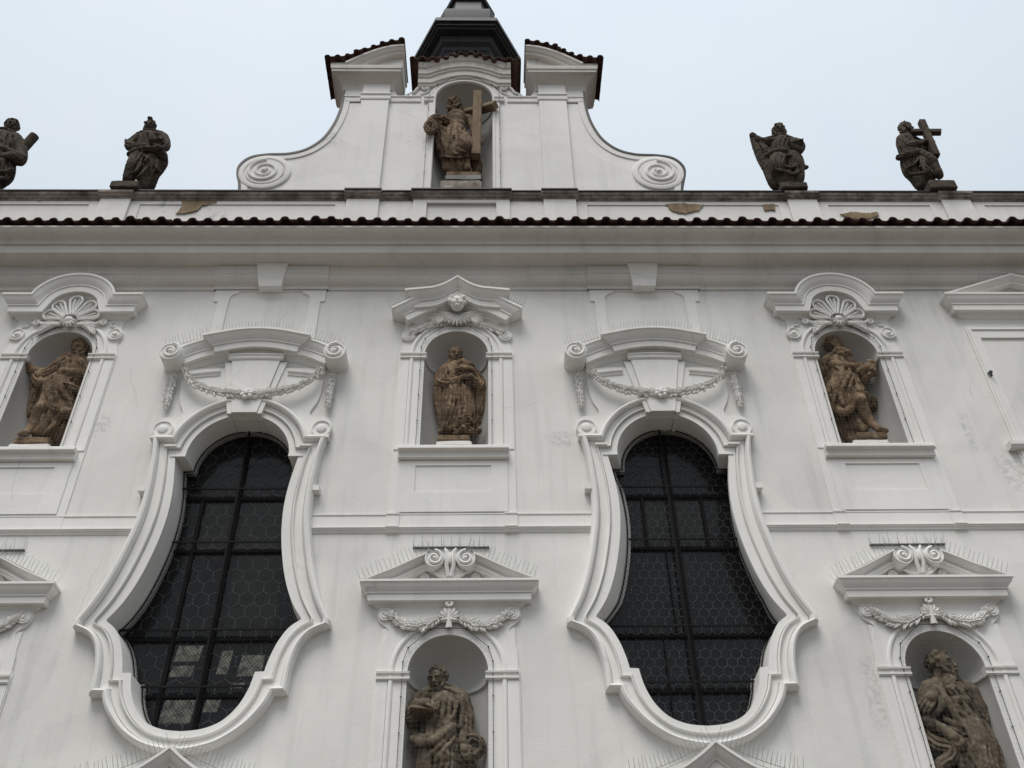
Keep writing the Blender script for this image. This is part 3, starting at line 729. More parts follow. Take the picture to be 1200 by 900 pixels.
    for s in (-1, 1): scroll_disc('hood_scroll', cx + s * 1.19, 11.245, .165, -.32, .33, w, s, 1.55, R(80), tubew=.20)
    spikes([(cx + x, z) for x, z in smoothpath([(-1.30, 11.40), (-1.0, 11.52), (-.70, 11.63)], 4)], -.20, w, .05, .19); spikes(arc(cx, 9.83, 1.92, 108, 72, 12), -.22, w, .045, .17); spikes([(cx + x, z) for x, z in smoothpath([(.70, 11.63), (1.0, 11.52), (1.30, 11.40)], 4)], -.20, w, .05, .19)
    garland('leaf_garland', [(cx - .99, 11.06), (cx - .86, 10.82), (cx - .62, 10.66), (cx - .3, 10.575), (cx, 10.555), (cx + .3, 10.575), (cx + .62, 10.66), (cx + .86, 10.82), (cx + .99, 11.06)], w, .062, -.125, .036, lambda t: .7 + .5 * math.sin(math.pi * t), (cx, 10.535))
    for s in (-1, 1): garland('leaf_drop', [(cx + s * 1.155, 11.00), (cx + s * 1.15, 10.72), (cx + s * 1.145, 10.38)], w, .045, -.05, .040, lambda t: .75 + .55 * math.sin(math.pi * min(1, .2 + t * .75)))
    return w
GLOW_PATCHES = [(-.415, -.115, 6.785, 6.99), (-.435, -.17, 6.59, 6.73), (-.435, -.07, 6.02, 6.30), (.38, .67, 6.59, 6.86), (.05, .22, 6.15, 6.30), (.324, .478, 6.44, 6.51), (.13, .265, 6.62, 6.92)]
window(-W, .112, [(0.0, 5.75, 10.1, .032), (-.47, 5.95, 9.1, .022), (.48, 5.95, 6.35, .022)], .03, .0, .6, GLOW_PATCHES, [(.1, .62, 8.35, 9.08), (.12, .75, 7.1, 8.24), (-.40, -.06, 8.35, 9.06)])
window(W, .074, [(0.05, 5.75, 10.1, .028), (-.36, 8.3, 9.12, .02), (.46, 8.3, 9.12, .02), (-.12, 7.05, 8.3, .006), (-.30, 5.95, 7.05, .006)], .15, .11, .1, (), [(-.32, .03, 8.35, 9.06), (.10, .44, 8.35, 9.06)])

# panels between the windows and the cornice
for cx in (-W, W):
    fp = MB().prism([(cx - .80, 11.5), (cx + .80, 11.5), (cx + .80, 12.545), (cx + .87, 12.555), (cx + .87, 12.955), (cx - .87, 12.955), (cx - .87, 12.555), (cx - .80, 12.545)], -.022, .01,
                    [[(cx - .63, 11.6), (cx + .63, 11.6), (cx + .63, 12.60)] + [(cx + .50 + .13 * math.sin(R(a)), 12.745 - .145 + .13 * math.cos(R(a))) for a in (75, 50, 25, 0)] + [(cx + .50, 12.775), (cx - .50, 12.775)] + [(cx - .50 - .13 * math.sin(R(a)), 12.60 + .13 * math.cos(R(a))) for a in (0, 25, 50, 75)] + [(cx - .63, 12.60)]])
    po = fp.build('frieze_panel', 'stucco', church, ang=25)
    MB().run([(y - .02, z) for y, z in CP[:11]] + [(-.185, 13.185), (.02, 13.185)], cx - .90, cx + .90).build('frieze_break', 'cornice', po, ang=28)
    kb = MB(); z0, z1 = 12.77, 13.20
    kb.add([(cx - .175, -.145, z0), (cx + .175, -.145, z0), (cx + .175, .02, z0), (cx - .175, .02, z0), (cx - .245, -.23, z1), (cx + .245, -.23, z1), (cx + .245, .02, z1), (cx - .245, .02, z1)],
           [(0, 1, 5, 4), (1, 2, 6, 5), (2, 3, 7, 6), (3, 0, 4, 7), (4, 5, 6, 7), (3, 2, 1, 0)]); kb.build('frieze_keystone', 'stucco', po, smooth=False)

# pointed pediments of the lower storey, under the windows
for cx in (-W, W):
    def ogee(z0, zt, w, n=18): return [(cx + w * (2 * k / n - 1), z0 + (zt - z0) * (1 - abs(2 * k / n - 1)) ** 1.45) for k in range(n + 1)]
    h = MB().sweep(ogee(5.14, 5.50, .62), CROWN(.34, .36), (True, True), vert=True)
    for s in (-1, 1):
        wing = smoothpath([(cx + s * .60, 5.12), (cx + s * .76, 5.06), (cx + s * .94, 4.94)], 5)
        if s < 0: wing = wing[::-1]
        h.sweep(wing, CROWN(.26, .36), (s < 0, s > 0))
    ho = h.build('pointed_pediment', 'stucco', church, ang=28)
    spikes(ogee(5.15, 5.51, .95), -.27, ho, .05, .18)

# blind window of the next bay, right edge
cx = 3 * W
bw = MB().prism([(cx - 1.0, 9.2), (cx + 1.0, 9.2), (cx + 1.0, 11.96), (cx - 1.0, 11.96)], -.03, .01, [[(cx - .82, 9.3), (cx + .82, 9.3), (cx + .82, 11.74), (cx - .82, 11.74)]])
bo = bw.build('blind_window', 'stucco', church)
fl = MB().sweep([(cx - .95, 9.25), (cx - .95, 11.92), (cx + .95, 11.92), (cx + .95, 9.25)], [(-.022, -.02), (-.022, -.05), (.022, -.05), (.022, -.02)], closed=True); fl.build('frame_moulding', 'stucco', bo)
pd = MB().sweep([(cx - .98, 12.52), (cx + .98, 12.52)], CROWN(.24, .36), (True, True))
for rk in ([(cx - 1.20, 12.53), (cx, 12.97), (cx + 1.20, 12.53)],):
    pd.sweep(rk, [(0, .02), (0, -.22), (-.03, -.22), (-.05, -.2), (-.09, -.16), (-.10, -.14), (-.13, -.14), (-.13, .02)])
pd.build('pediment', 'stucco', bo, ang=28)
MB().prism([(cx - 1.1, 12.5), (cx + 1.1, 12.5), (cx, 12.9)], -.02, .01).build('tympanum', 'niche', bo)
MB().run([(.01, 9.60), (-.10, 9.60), (-.13, 9.64), (-.13, 9.70), (.01, 9.72)], cx - 1.12, cx + 1.12).build('sill', 'stucco', bo)
spikes([(cx - 1.2, 12.54), (cx, 12.98), (cx + 1.2, 12.54)], -.17, bo, .055, .17)
tr = MB(); tr.tube([(cx - .97, -.06, 10.98), (cx - .95, -.10, 11.0), (cx - .93, -.06, 10.93)], .02, 6); tr.ell((cx - .94, -.09, 10.99), (.03, .03, .03)); tr.build('bracket', 'lead', bo)

# ------------------------------------------------------------------ parapet and gable
PY = .37
ph = []
for a, b in ((X0 + .3, -9.45), (-8.45, -6.60), (-5.70, -2.25), (2.25, 5.70), (6.60, 8.45), (9.45, X1 - .3)):
    ph.append([(a, 13.9), (b, 13.9), (b, 15.37), (a, 15.37)])
for a, b in ((-.63, .63),): ph.append([(a, 13.9), (b, 13.9), (b, 15.40), (a, 15.40)])
pp = MB().box(X0, X1, PY + .02, .80, 13.5, 15.47); pp.prism([(X0, 13.5), (X1, 13.5), (X1, 15.468), (X0, 15.468)], PY, PY + .02, ph)
par = pp.build('parapet', 'parapet', church, smooth=False)
COPE = [(.9, 15.46), (PY - .012, 15.46), (PY - .018, 15.485), (PY - .05, 15.50), (PY - .06, 15.53), (PY - .095, 15.55), (PY - .10, 15.60), (.9, 15.60)]
cp = MB().run(COPE, X0, X1); cpo = cp.build('coping', 'copestone', par, ang=25)
tn = MB().run([(.95, 15.602), (PY - .125, 15.602), (PY - .125, 15.625), (.95, 15.66)], X0, X1); tn.build('coping_flashing', 'tin', par, smooth=False)
for x, hw in ((-8.96, .265), (-6.14, .265), (6.14, .265), (8.94, .265), (-1.76, .29), (1.76, .29)):
    b = MB().box(x - hw, x + hw, PY - .05, PY + .01, 13.5, 15.462); po = b.build('pedestal', 'parapet', par, smooth=False)
    MB().run([(y - .045, z + (.002 if z < 15.5 else 0)) for y, z in COPE], x - hw - .045, x + hw + .045).build('pedestal_cap', 'copestone', po, ang=25)
b = MB().prism([(-.86, 13.5), (.86, 13.5), (.86, 15.462), (-.86, 15.462)], PY - .04, PY + .01, [[(-.62, 13.9), (.62, 13.9), (.62, 15.38), (-.62, 15.38)]]); po = b.build('centre_panel', 'parapet', par, smooth=False)
MB().run([(y - .035, z + .001) for y, z in COPE], -.90, .90).build('pedestal_cap', 'copestone', po, ang=25)
for x, hw in ((-1.76, .33), (1.76, .33), (0, .9)): MB().box(x - hw, x + hw, PY - .172, PY - .12, 15.60, 15.628).build('cap_flashing', 'tin', par, smooth=False)
rr = random.Random(11)
def patch(pts):
    q = []
    n = len(pts)
    for i in range(n):
        a, b_ = Vector(pts[i]), Vector(pts[(i + 1) % n]); m = max(2, int((b_ - a).length / .035))
        for k in range(m):
            p = a.lerp(b_, k / m); q.append((p.x + rr.uniform(-.013, .013), p.y + rr.uniform(-.012, .012)))
    return q
PATCHES = [[(3.665,15.387),(3.976,15.411),(4.339,15.364),(4.243,15.223),(3.97,15.129),(3.765,15.198)],[(-4.901,15.572),(-4.37,15.573),(-4.346,15.396),(-4.594,15.348),(-4.66,15.203),(-4.849,15.116),(-5.015,15.104),(-4.958,15.289),(-4.986,15.465)],[(8.093,15.647),(8.571,15.634),(8.117,15.486)],[(6.768,15.124),(7.043,15.186),(7.233,15.139),(7.453,15.173),(7.445,15.091),(7.261,14.983),(6.907,14.996)],[(5.44,15.376),(5.632,15.39),(5.614,15.225),(5.413,15.225)],[(6.035,15.089),(6.39,15.076),(6.363,14.955),(6.055,14.968)],[(-7.618,15.554),(-7.373,15.555),(-7.488,15.431)]]
for pts in PATCHES:
    MB().prism(patch(pts), PY - .006, PY + .012).build('bare_patch', 'bare', par, smooth=False)

gz = 15.62
curve_r = smoothpath([(2.40, 18.66), (2.42, 18.2), (2.50, 17.72), (2.66, 17.27), (2.92, 16.95), (3.25, 16.80), (3.66, 16.77), (3.95, 16.68), (4.10, 16.45), (4.10, 16.2), (4.02, 15.9), (3.98, 15.6)], 6)
top_r = [(2.40, 19.05), (1.42, 19.05), (1.42, 18.98)] + smoothpath([(1.42, 18.93), (1.33, 18.74), (1.20, 18.66), (1.10, 18.70), (1.00, 18.86), (.90, 19.02), (.78, 19.14)], 4) + [(.72, 19.2), (.60, 19.42)]
g_r = top_r[::-1] + curve_r
G = [(-x, z) for x, z in reversed(g_r)] + g_r
GZI, GR = 18.62, .60
gn = niche_outline(0, 15.70, GZI, GR)
gb = MB().prism([p for p in G], PY, .80, [gn]).build('gable', 'parapet', church, ang=28)
def edgeband(mb, s, d0, d1, y0, y1):
    c = [Vector((s * x, z)) for x, z in curve_r]
    rows = []
    for i, p in enumerate(c):
        t = (c[min(i + 1, len(c) - 1)] - c[max(i - 1, 0)]).normalized(); n = Vector((t.y, -t.x)) * s     # towards the inside
        a = p + n * d0; b = p + n * d1
        rows.append([(a.x, y1, a.y), (a.x, y0, a.y), (b.x, y0, b.y), (b.x, y1, b.y)])
    mb.grid(rows)
eb = MB(); ft = MB()
for s in (-1, 1): ft = MB(); eb = MB(); edgeband(ft, s, -.035, .014, PY - .035, .84); edgeband(eb, s, .002, .13, PY - .022, PY + .01); ft.build('gable_flashing', 'tin', gb, ang=40); eb.build('gable_border', 'parapet', gb, ang=40)
for s in (-1, 1):
    xa, xb = sorted((s * 1.49, s * 2.035)); pl = MB().box(xa, xb, PY - .075, PY, 15.6, 19.02)
    xa, xb = sorted((s * 2.035, s * 2.39)); pl.box(xa, xb, PY - .018, PY, 18.50, 19.0)
    po = pl.build('pilaster', 'parapet', gb, smooth=False)
    xa, xb = sorted((s * 1.465, s * 2.06)); bn = MB().run([(PY, 18.50), (PY - .09, 18.50), (PY - .10, 18.53), (PY - .10, 18.55), (PY - .085, 18.56), (PY - .085, 18.65), (PY - .11, 18.66), (PY - .11, 18.69), (PY, 18.70)], xa, xb)
    xa, xb = sorted((s * .86, s * 1.465)); bn.run([(PY, 18.50), (PY - .02, 18.50), (PY - .03, 18.53), (PY - .015, 18.55), (PY - .015, 18.65), (PY - .04, 18.67), (PY - .04, 18.69), (PY, 18.70)], xa, xb)
    xa, xb = sorted((s * 2.06, s * 2.40)); bn.run([(PY, 18.50), (PY - .02, 18.50), (PY - .03, 18.53), (PY - .015, 18.55), (PY - .015, 18.65), (PY - .04, 18.67), (PY - .04, 18.69), (PY, 18.70)], xa, xb)
    bn.build('capital_band', 'parapet', gb, ang=25)
    # volute at the foot of the curve
    vx, vz = s * 3.63, 16.26
    vb = MB(); n = 40
    rows = [[(vx + r_ * math.cos(2 * math.pi * k / n), y_, vz + r_ * math.sin(2 * math.pi * k / n)) for k in range(n)] for r_, y_ in ((.48, PY), (.48, PY - .03), (.455, PY - .042), (.385, PY - .042), (.365, PY - .012), (.355, PY - .012), (.345, PY - .045), (.001, PY - .05))]
    vb.grid(rows, closed=True)
    sp = spiral(vx, vz, .325, 2.3, R(90), -s, 60, .12); vb.tube([(a, PY - .05, b) for a, b in sp], [.034 * (1 - .35 * k / 60) for k in range(61)], 8); vb.ell((vx, PY - .06, vz), (.055, .05, .055))
    vb.build('volute', 'parapet', gb, ang=40)
    # small scroll linking the arch and the pilaster
    sc = MB()
    for (x, z, r_, tn_, sg) in ((s * .80, 18.98, .085, 1.6, s), (s * 1.12, 18.70, .055, 1.3, -s)):
        sp = spiral(x, z, r_, tn_, R(90), sg, 24); sc.tube([(a, PY - .03, b) for a, b in sp], r_ * .28, 6)
    sc.tube([(s * .80, PY - .025, 19.06), (s * .94, PY - .025, 18.98), (s * 1.0, PY - .025, 18.84), (s * 1.12, PY - .025, 18.755)], [.022, .028, .028, .02], 6)
    sc.tube([(s * .70, PY - .02, 18.99), (s * .75, PY - .02, 18.84), (s * .90, PY - .02, 18.74), (s * 1.08, PY - .02, 18.64)], [.012, .016, .016, .012], 6)
    sc.build('link_scroll', 'parapet', gb, ang=40)
    # end block: half of a broken segmental pediment
    def B_(mb, x0, x1, *a): xa, xb = sorted((s * x0, s * x1)); return mb.box(xa, xb, *a)
    def PR(mb, pts, *a): return mb.prism([(s * x, z) for x, z in pts], *a)
    eb_ = MB(); rws = []
    for z, k in ((18.90, 1.0), (18.97, .97), (19.04, .86), (19.10, .66), (19.15, .40), (19.185, .20), (19.19, .13), (19.26, .10), (19.265, .04), (19.36, .0)):
        xa, xb, ya, yb = 1.26 + .17 * k, 2.70 - .26 * k, .06 + .29 * k, .97 - .06 * k
        rws.append([(s * xa, ya, z), (s * xb, ya, z), (s * xb, yb, z), (s * xa, yb, z)])
    if s < 0: rws = [r_[::-1] for r_ in rws]
    o_ = len(eb_.v); eb_.grid(rws, closed=True); eb_.f.append((o_ + 3, o_ + 2, o_ + 1, o_)); e_ = o_ + 4 * (len(rws) - 1); eb_.f.append((e_, e_ + 1, e_ + 2, e_ + 3))
    PR(eb_, [(1.28, 19.36)] + [(2.30 - 1.02 * t, 19.36 + .60 * math.sin(math.pi / 2 * t) ** .9) for t in [k / 10 for k in range(11)]], .26, .96)
    B_(eb_, 2.22, 2.66, .16, .96, 19.36, 19.44); B_(eb_, 2.20, 2.72, .12, .97, 19.44, 19.53)
    arcp = [(s * (2.42 - 1.16 * t), 19.46 + .66 * math.sin(math.pi / 2 * t)) for t in [k / 12 for k in range(13)]]
    if s > 0: arcp = arcp[::-1]
    eb_.sweep(arcp, [(0, .96), (0, .05), (-.05, .05), (-.07, .075), (-.12, .10), (-.14, .14), (-.19, .15), (-.19, .24), (-.19, .96)], solid=True)
    eo = eb_.build('end_cornice', 'cornice', gb, ang=30)
    tp = [(s * 2.84, 19.55), (s * 2.55, 19.575), (s * 2.40, 19.60)] + [(s * (2.36 - 1.12 * t), 19.60 + .60 * math.sin(math.pi / 2 * t)) for t in [k / 10 for k in range(1, 11)]]
    if s > 0: tp = tp[::-1]
    wave_tiles(MB(), tp, -.005, 1.0, .205, 4, .03, .058, seed=5).build('block_tiles', 'tile', eo, ang=50)

# central arched cornice over the gable niche
fl0, ap = 19.00, 19.27
def carch(z0, zt, w0, w1): return [(-w1, z0), (-w0, z0)] + [(-w0 + 2 * w0 * k / 16, z0 + (zt - z0) * math.sin(math.pi * k / 16)) for k in range(1, 16)] + [(w0, z0), (w1, z0)]
cc = MB().sweep(carch(fl0, ap, .64, .94), [(0, .97), (0, .31), (.05, .30), (.07, .27), (.20, .265), (.22, .235), (.26, .23), (.28, .20), (.42, .19), (.44, .16), (.50, .14), (.54, .12), (.56, .12), (.56, .97)], solid=True)
cco = cc.build('arched_cornice', 'cornice', gb, ang=30)
wave_tiles(MB(), carch(19.585, 19.80, .62, 1.12), .06, 1.0, .205, 4, .03, .058, seed=8).build('arch_tiles', 'tile', cco, ang=50)

# gable niche
n = 24; rows = []
gy = PY - .001
for z in (15.70, GZI): rows.append([(-GR * math.cos(math.pi * k / n), gy + .62 * math.sin(math.pi * k / n), z) for k in range(n + 1)])
for i in range(1, 13):
    e = R(90 * i / 12); rows.append([(-GR * math.cos(e) * math.cos(math.pi * k / n), gy + .62 * math.cos(e) * math.sin(math.pi * k / n), GZI + GR * math.sin(e)) for k in range(n + 1)])
gm = MB().grid(rows); gm.add([(0, gy, 15.70)] + rows[0], [tuple(range(1, n + 2))])
gno = gm.build('statue_niche', 'niche', church, ang=40)
rows = []
for k in range(n + 1):
    a = math.pi * k / n; rows.append([(-(GR - d) * math.cos(a), gy + (.62 - d) * math.sin(a), GZI - .12 + h) for d, h in ((0, 0), (.03, .01), (.03, .04), (.015, .05), (.015, .1), (0, .12))])
MB().grid(rows).build('inner_moulding', 'niche', gno, ang=30)
sw = MB().sweep([(.66, 15.62)] + arc(0, GZI, .66, 0, 180, 28) + [(-.66, 15.62)], [(-.055, PY + .005), (-.055, PY - .03), (.045, PY - .03), (.05, PY - .05), (.085, PY - .055), (.10, PY - .035), (.10, PY + .005)]); sw.build('border_moulding', 'parapet', gno, ang=25)
for s in (-1, 1):
    xa, xb = sorted((s * (GR - .005), s * .80)); MB().run([(PY + .01, 18.50), (PY - .05, 18.50), (PY - .06, 18.53), (PY - .045, 18.55), (PY - .045, 18.60), (PY - .07, 18.62), (PY - .07, 18.645), (PY + .01, 18.65)], xa, xb).build('springing_block', 'parapet', gno, ang=25)
ringp = [(-.70, 15.7), (-.70, 18.75), (-.55, 19.05), (-.25, 19.27), (.25, 19.27), (.55, 19.05), (.70, 18.75), (.70, 15.7)]
mb = MB()
for a, b in zip(ringp, ringp[1:]):
    mb.tube([(a[0], PY - .07, a[1]), (b[0], PY - .07, b[1])], .0042, 5); L = (Vector(b) - Vector(a)).length; nn = max(1, int(L / .5))
    for k in range(nn + 1):
        q = Vector(a).lerp(Vector(b), k / nn); mb.ell((q.x, PY - .07, q.y), (.012, .012, .012), None, 6, 4); mb.tube([(q.x, PY - .07, q.y), (q.x, PY, q.y)], .005, 4)
mb.build('net_cable', 'cable', gno, smooth=False)

# ------------------------------------------------------------------ ridge turret behind the gable
tur = thing('ridge_turret', 'dark sheet-metal ridge turret with stepped eaves rising behind the gable', 'turret', loc=(-.10, 4.6, 18.0))
def octo(a, b, y0, z): return [(-a, y0, z), (a, y0, z), (b, y0 + (b - a) * 1.85, z), (b, y0 + (b - a) * 1.85 + (b * 1.1), z), (a, y0 + (b - a) * 3.7 + b * 1.1, z), (-a, y0 + (b - a) * 3.7 + b * 1.1, z), (-b, y0 + (b - a) * 1.85 + b * 1.1, z), (-b, y0 + (b - a) * 1.85, z)]
TC = 4.6
def octc(k, z):
    """irregular octagon of half-depth 2.0 scaled by k about the turret's axis, in the turret's own space"""
    pts = [(-.80, -2.0), (.80, -2.0), (1.47, -.80), (1.47, .80), (.80, 2.0), (-.80, 2.0), (-1.47, .80), (-1.47, -.80)]
    return [(x * k, y * k, z - 18.0) for x, y in pts]
def octstack(levels, name, mat, ang=20):
    mb = MB().grid([octc(k, z) for k, z in levels], closed=True)
    m = len(levels) - 1; mb.f.append(tuple(range(8))[::-1]); mb.f.append(tuple(m * 8 + i for i in range(8)))
    return mb.build(name, mat, tur, ang=ang)
octstack([(.70, 17.2), (.70, 25.20)], 'drum', 'slate', 20)
octstack([(.702, 24.98), (.73, 25.02), (.74, 25.14), (.80, 25.20), (.815, 25.30), (.83, 25.32), (.83, 25.36), (.70, 25.365)], 'drum_cornice', 'slate_light', 20)
octstack([(.72, 25.362), (.925, 25.385), (.935, 25.44), (.965, 25.45), (.965, 25.54), (1.0, 25.56), (1.0, 25.70), (.985, 25.74), (.92, 25.80), (.84, 26.0), (.79, 26.25), (.76, 26.3)], 'eaves', 'tin', 20)
octstack([(.765, 26.302), (.775, 26.6), (.775, 26.85), (.765, 27.0), (.73, 27.12), (.66, 27.2), (.58, 27.22)], 'roof', 'slate_light', 40)
octstack([(.56, 27.222), (.57, 27.32), (.585, 27.34), (.585, 27.46), (.55, 27.5), (.49, 27.8), (.46, 28.3), (.45, 28.6), (.50, 28.62), (.52, 28.72), (.42, 29.0), (.25, 29.6), (.10, 30.6)], 'lantern', 'tin', 20)
lo = MB().prism([(-.30, 5.6), (.30, 5.6)] + arc(0, 6.95, .30, 0, 180, 14), -1.43, -1.39); louvre = lo.build('louvre_window', 'iron', tur, ang=25)
lf = MB().sweep([(.33, 5.6)] + arc(0, 6.95, .33, 0, 180, 16) + [(-.33, 5.6)], [(-.03, -1.40), (-.03, -1.46), (.04, -1.46), (.04, -1.40)]); lf.build('window_moulding', 'slate', louvre, ang=25)
# ------------------------------------------------------------------ carved figures: smooth-blended volumes turned into one skin per part
def surface_nets(d, h, o):
    """polygonise a signed-distance grid"""
    nx, ny, nz = d.shape; neg = d < 0
    cnt = np.zeros((nx - 1, ny - 1, nz - 1), np.float32); acc = [np.zeros_like(cnt) for _ in range(3)]
    def sl(a, b, c): return (slice(a, nx - 1 + a), slice(b, ny - 1 + b), slice(c, nz - 1 + c))
    corners = [(a, b, c) for a in (0, 1) for b in (0, 1) for c in (0, 1)]
    for i, c0 in enumerate(corners):
        for ax in range(3):
            if c0[ax]: continue
            c1 = list(c0); c1[ax] = 1
            d0 = d[sl(*c0)]; d1 = d[sl(*c1)]; cr_ = neg[sl(*c0)] != neg[sl(*c1)]
            t = np.where(cr_, d0 / np.where(cr_, d0 - d1, 1), 0)
            cnt += cr_
            for k in range(3): acc[k] += np.where(cr_, c0[k] + (t if k == ax else 0), 0)
    act = cnt > 0; idx = -np.ones(cnt.shape, np.int64); n = int(act.sum()); idx[act] = np.arange(n)
    ii = np.argwhere(act).astype(np.float32)
    V_ = (ii + np.stack([a[act] / cnt[act] for a in acc], 1)) * h + np.array(o, np.float32)
    F = []
    for ax in range(3):
        a1, a2 = [(1, 2), (2, 0), (0, 1)][ax]
        s0 = [slice(1, -1)] * 3; s0[ax] = slice(0, -1); s1 = list(s0); s1[ax] = slice(1, None)
        A = neg[tuple(s0)]; B = neg[tuple(s1)]
        for flag, m in ((True, A & ~B), (False, ~A & B)):
            q = np.argwhere(m)
            if not len(q): continue
            q[:, [a for a in range(3) if a != ax]] += 1
            def cell(u, v):
                c = q.copy(); c[:, a1] -= u; c[:, a2] -= v; return idx[c[:, 0], c[:, 1], c[:, 2]]
            f = np.stack([cell(1, 1), cell(0, 1), cell(0, 0), cell(1, 0)], 1)
            F.append(f if flag else f[:, ::-1])
    F = np.concatenate(F); F = F[(F >= 0).all(1)]
    return V_, F
class Clay:
    def __init__(s, h): s.h = h; s.ops = []
    def tube(s, pts, k=.02, sub=False):
        """tapered limb through (x, y, z, r) points"""
        for a, b in zip(pts, pts[1:]): s.ops.append(('c', a, b, k, sub))
        if len(pts) == 1: s.ops.append(('c', pts[0], pts[0], k, sub))
    def ell(s, c, r, k=.02, sub=False, rot=None): s.ops.append(('e', c, r, k, sub, rot))
    def bounds(s, op):
        if op[0] == 'c': 
            a, b = op[1], op[2]; return [min(a[i] - a[3], b[i] - b[3]) for i in range(3)], [max(a[i] + a[3], b[i] + b[3]) for i in range(3)]
        m = max(op[2]); return [op[1][i] - m for i in range(3)], [op[1][i] + m for i in range(3)]
    def mesh(s, name, mat, parent, disp=None):
        h = s.h; bs = [s.bounds(o) for o in s.ops if not o[4]]
        lo = np.array([min(b[0][i] for b in bs) for i in range(3)]) - .07; hi = np.array([max(b[1][i] for b in bs) for i in range(3)]) + .07
        n = np.ceil((hi - lo) / h).astype(int) + 1
        D = np.full(tuple(n), .25, np.float32); ax = [lo[i] + h * np.arange(n[i]) for i in range(3)]
        for op in s.ops:
            b0, b1 = s.bounds(op); k = op[3]; pad = k * 1.5 + 3 * h
            i0 = [max(0, int((b0[i] - pad - lo[i]) / h)) for i in range(3)]; i1 = [min(n[i], int((b1[i] + pad - lo[i]) / h) + 2) for i in range(3)]
            if any(a >= b for a, b in zip(i0, i1)): continue
            S = tuple(slice(a, b) for a, b in zip(i0, i1))
            X = ax[0][S[0]][:, None, None]; Y = ax[1][S[1]][None, :, None]; Z = ax[2][S[2]][None, None, :]
            if op[0] == 'c':
                a, b = np.array(op[1]), np.array(op[2]); ba = b[:3] - a[:3]; L2 = float(ba @ ba)
                px, py, pz = X - a[0], Y - a[1], Z - a[2]
                t = np.clip((px * ba[0] + py * ba[1] + pz * ba[2]) / L2, 0, 1) if L2 > 1e-9 else 0.0
                dd = np.sqrt((px - t * ba[0]) ** 2 + (py - t * ba[1]) ** 2 + (pz - t * ba[2]) ** 2) - (a[3] + t * (b[3] - a[3]))
            else:
                c, r = op[1], op[2]; px, py, pz = X - c[0], Y - c[1], Z - c[2]
                if op[5] is not None:
                    m = op[5]; px, py, pz = (px * m[i][0] + py * m[i][1] + pz * m[i][2] for i in range(3))
                q = np.sqrt((px / r[0]) ** 2 + (py / r[1]) ** 2 + (pz / r[2]) ** 2); dd = (q - 1) * min(r)
            g0 = D[S]
            if op[4]:
                hh = np.clip(.5 - .5 * (g0 + dd) / k, 0, 1); D[S] = g0 + (-dd - g0) * hh + k * hh * (1 - hh)
            else:
                hh = np.clip(.5 + .5 * (g0 - dd) / k, 0, 1); D[S] = g0 + (dd - g0) * hh - k * hh * (1 - hh)
        if disp is not None:
            X = ax[0][:, None, None]; Y = ax[1][None, :, None]; Z = ax[2][None, None, :]
            D = D + disp(X, Y, Z).astype(np.float32)
        D[0] = D[-1] = .2; D[:, 0] = D[:, -1] = .2; D[:, :, 0] = D[:, :, -1] = .2
        v, f = surface_nets(D, h, lo)
        me = bpy.data.meshes.new(name)
        me.vertices.add(len(v)); me.vertices.foreach_set('co', v.astype(np.float32).ravel())
        me.loops.add(len(f) * 4); me.loops.foreach_set('vertex_index', f.astype(np.int32).ravel())
        me.polygons.add(len(f)); me.polygons.foreach_set('loop_start', np.arange(0, len(f) * 4, 4, dtype=np.int32))
        me.update(calc_edges=True); me.validate()
        me.polygons.foreach_set('use_smooth', [True] * len(me.polygons)); me.materials.append(M[mat]); me.update()
        o = bpy.data.objects.new(name, me); col.objects.link(o); o.parent = parent
        return o
def folds(seed, amp=.020, f=30.0):
    """hanging cloth: rounded ridges between sharp creases, swinging from side to side as they fall"""
    r = random.Random(seed); s = [r.uniform(0, 6.28) for _ in range(10)]; tl = r.uniform(-.25, .25)
    def fn(X, Y, Z):
        wx = .20 * np.sin(2.3 * Z + s[0] + 1.7 * X) + .085 * np.sin(5.1 * Z + s[1] + 2.9 * X) + .03 * np.sin(11 * Z + s[2]) + .05 * np.sin(6 * Y + s[3])
        ph = f * (X + .7 * Y * np.sin(s[4] + 1.1 * Z) + wx + tl * Z)
        a1 = np.abs(np.sin(ph)); a2 = np.abs(np.sin(ph * .53 + 1.7 * np.sin(3.1 * Z + s[5]) + s[6]))
        ph2 = f * .62 * (Z * 1.0 + .45 * X * np.sin(s[7]) + .16 * np.sin(4.3 * X + s[8]) + .1 * np.sin(3.7 * Z + 5 * X))
        a3 = np.abs(np.sin(ph2))
        m = np.clip(.5 + 1.1 * np.sin(2.9 * Z + 3.4 * X + s[9]) * np.sin(1.9 * Z - 2.3 * X + s[3]), 0, 1)
        base = (a1 ** .7 - .62) * .55 + (a2 ** .7 - .62) * .75
        crease = np.clip(1 - a2 * 4.0, 0, 1) * .9 + np.clip(1 - a1 * 4.0, 0, 1) * .45
        sw = (a3 ** .7 - .62) * .9 - np.clip(1 - a3 * 4.0, 0, 1) * .5
        return -amp * ((base - crease) * (1 - m) + sw * m) + .0022 * np.sin(70 * X + 23 * Z) * np.sin(53 * Z - 31 * X)
    return fn
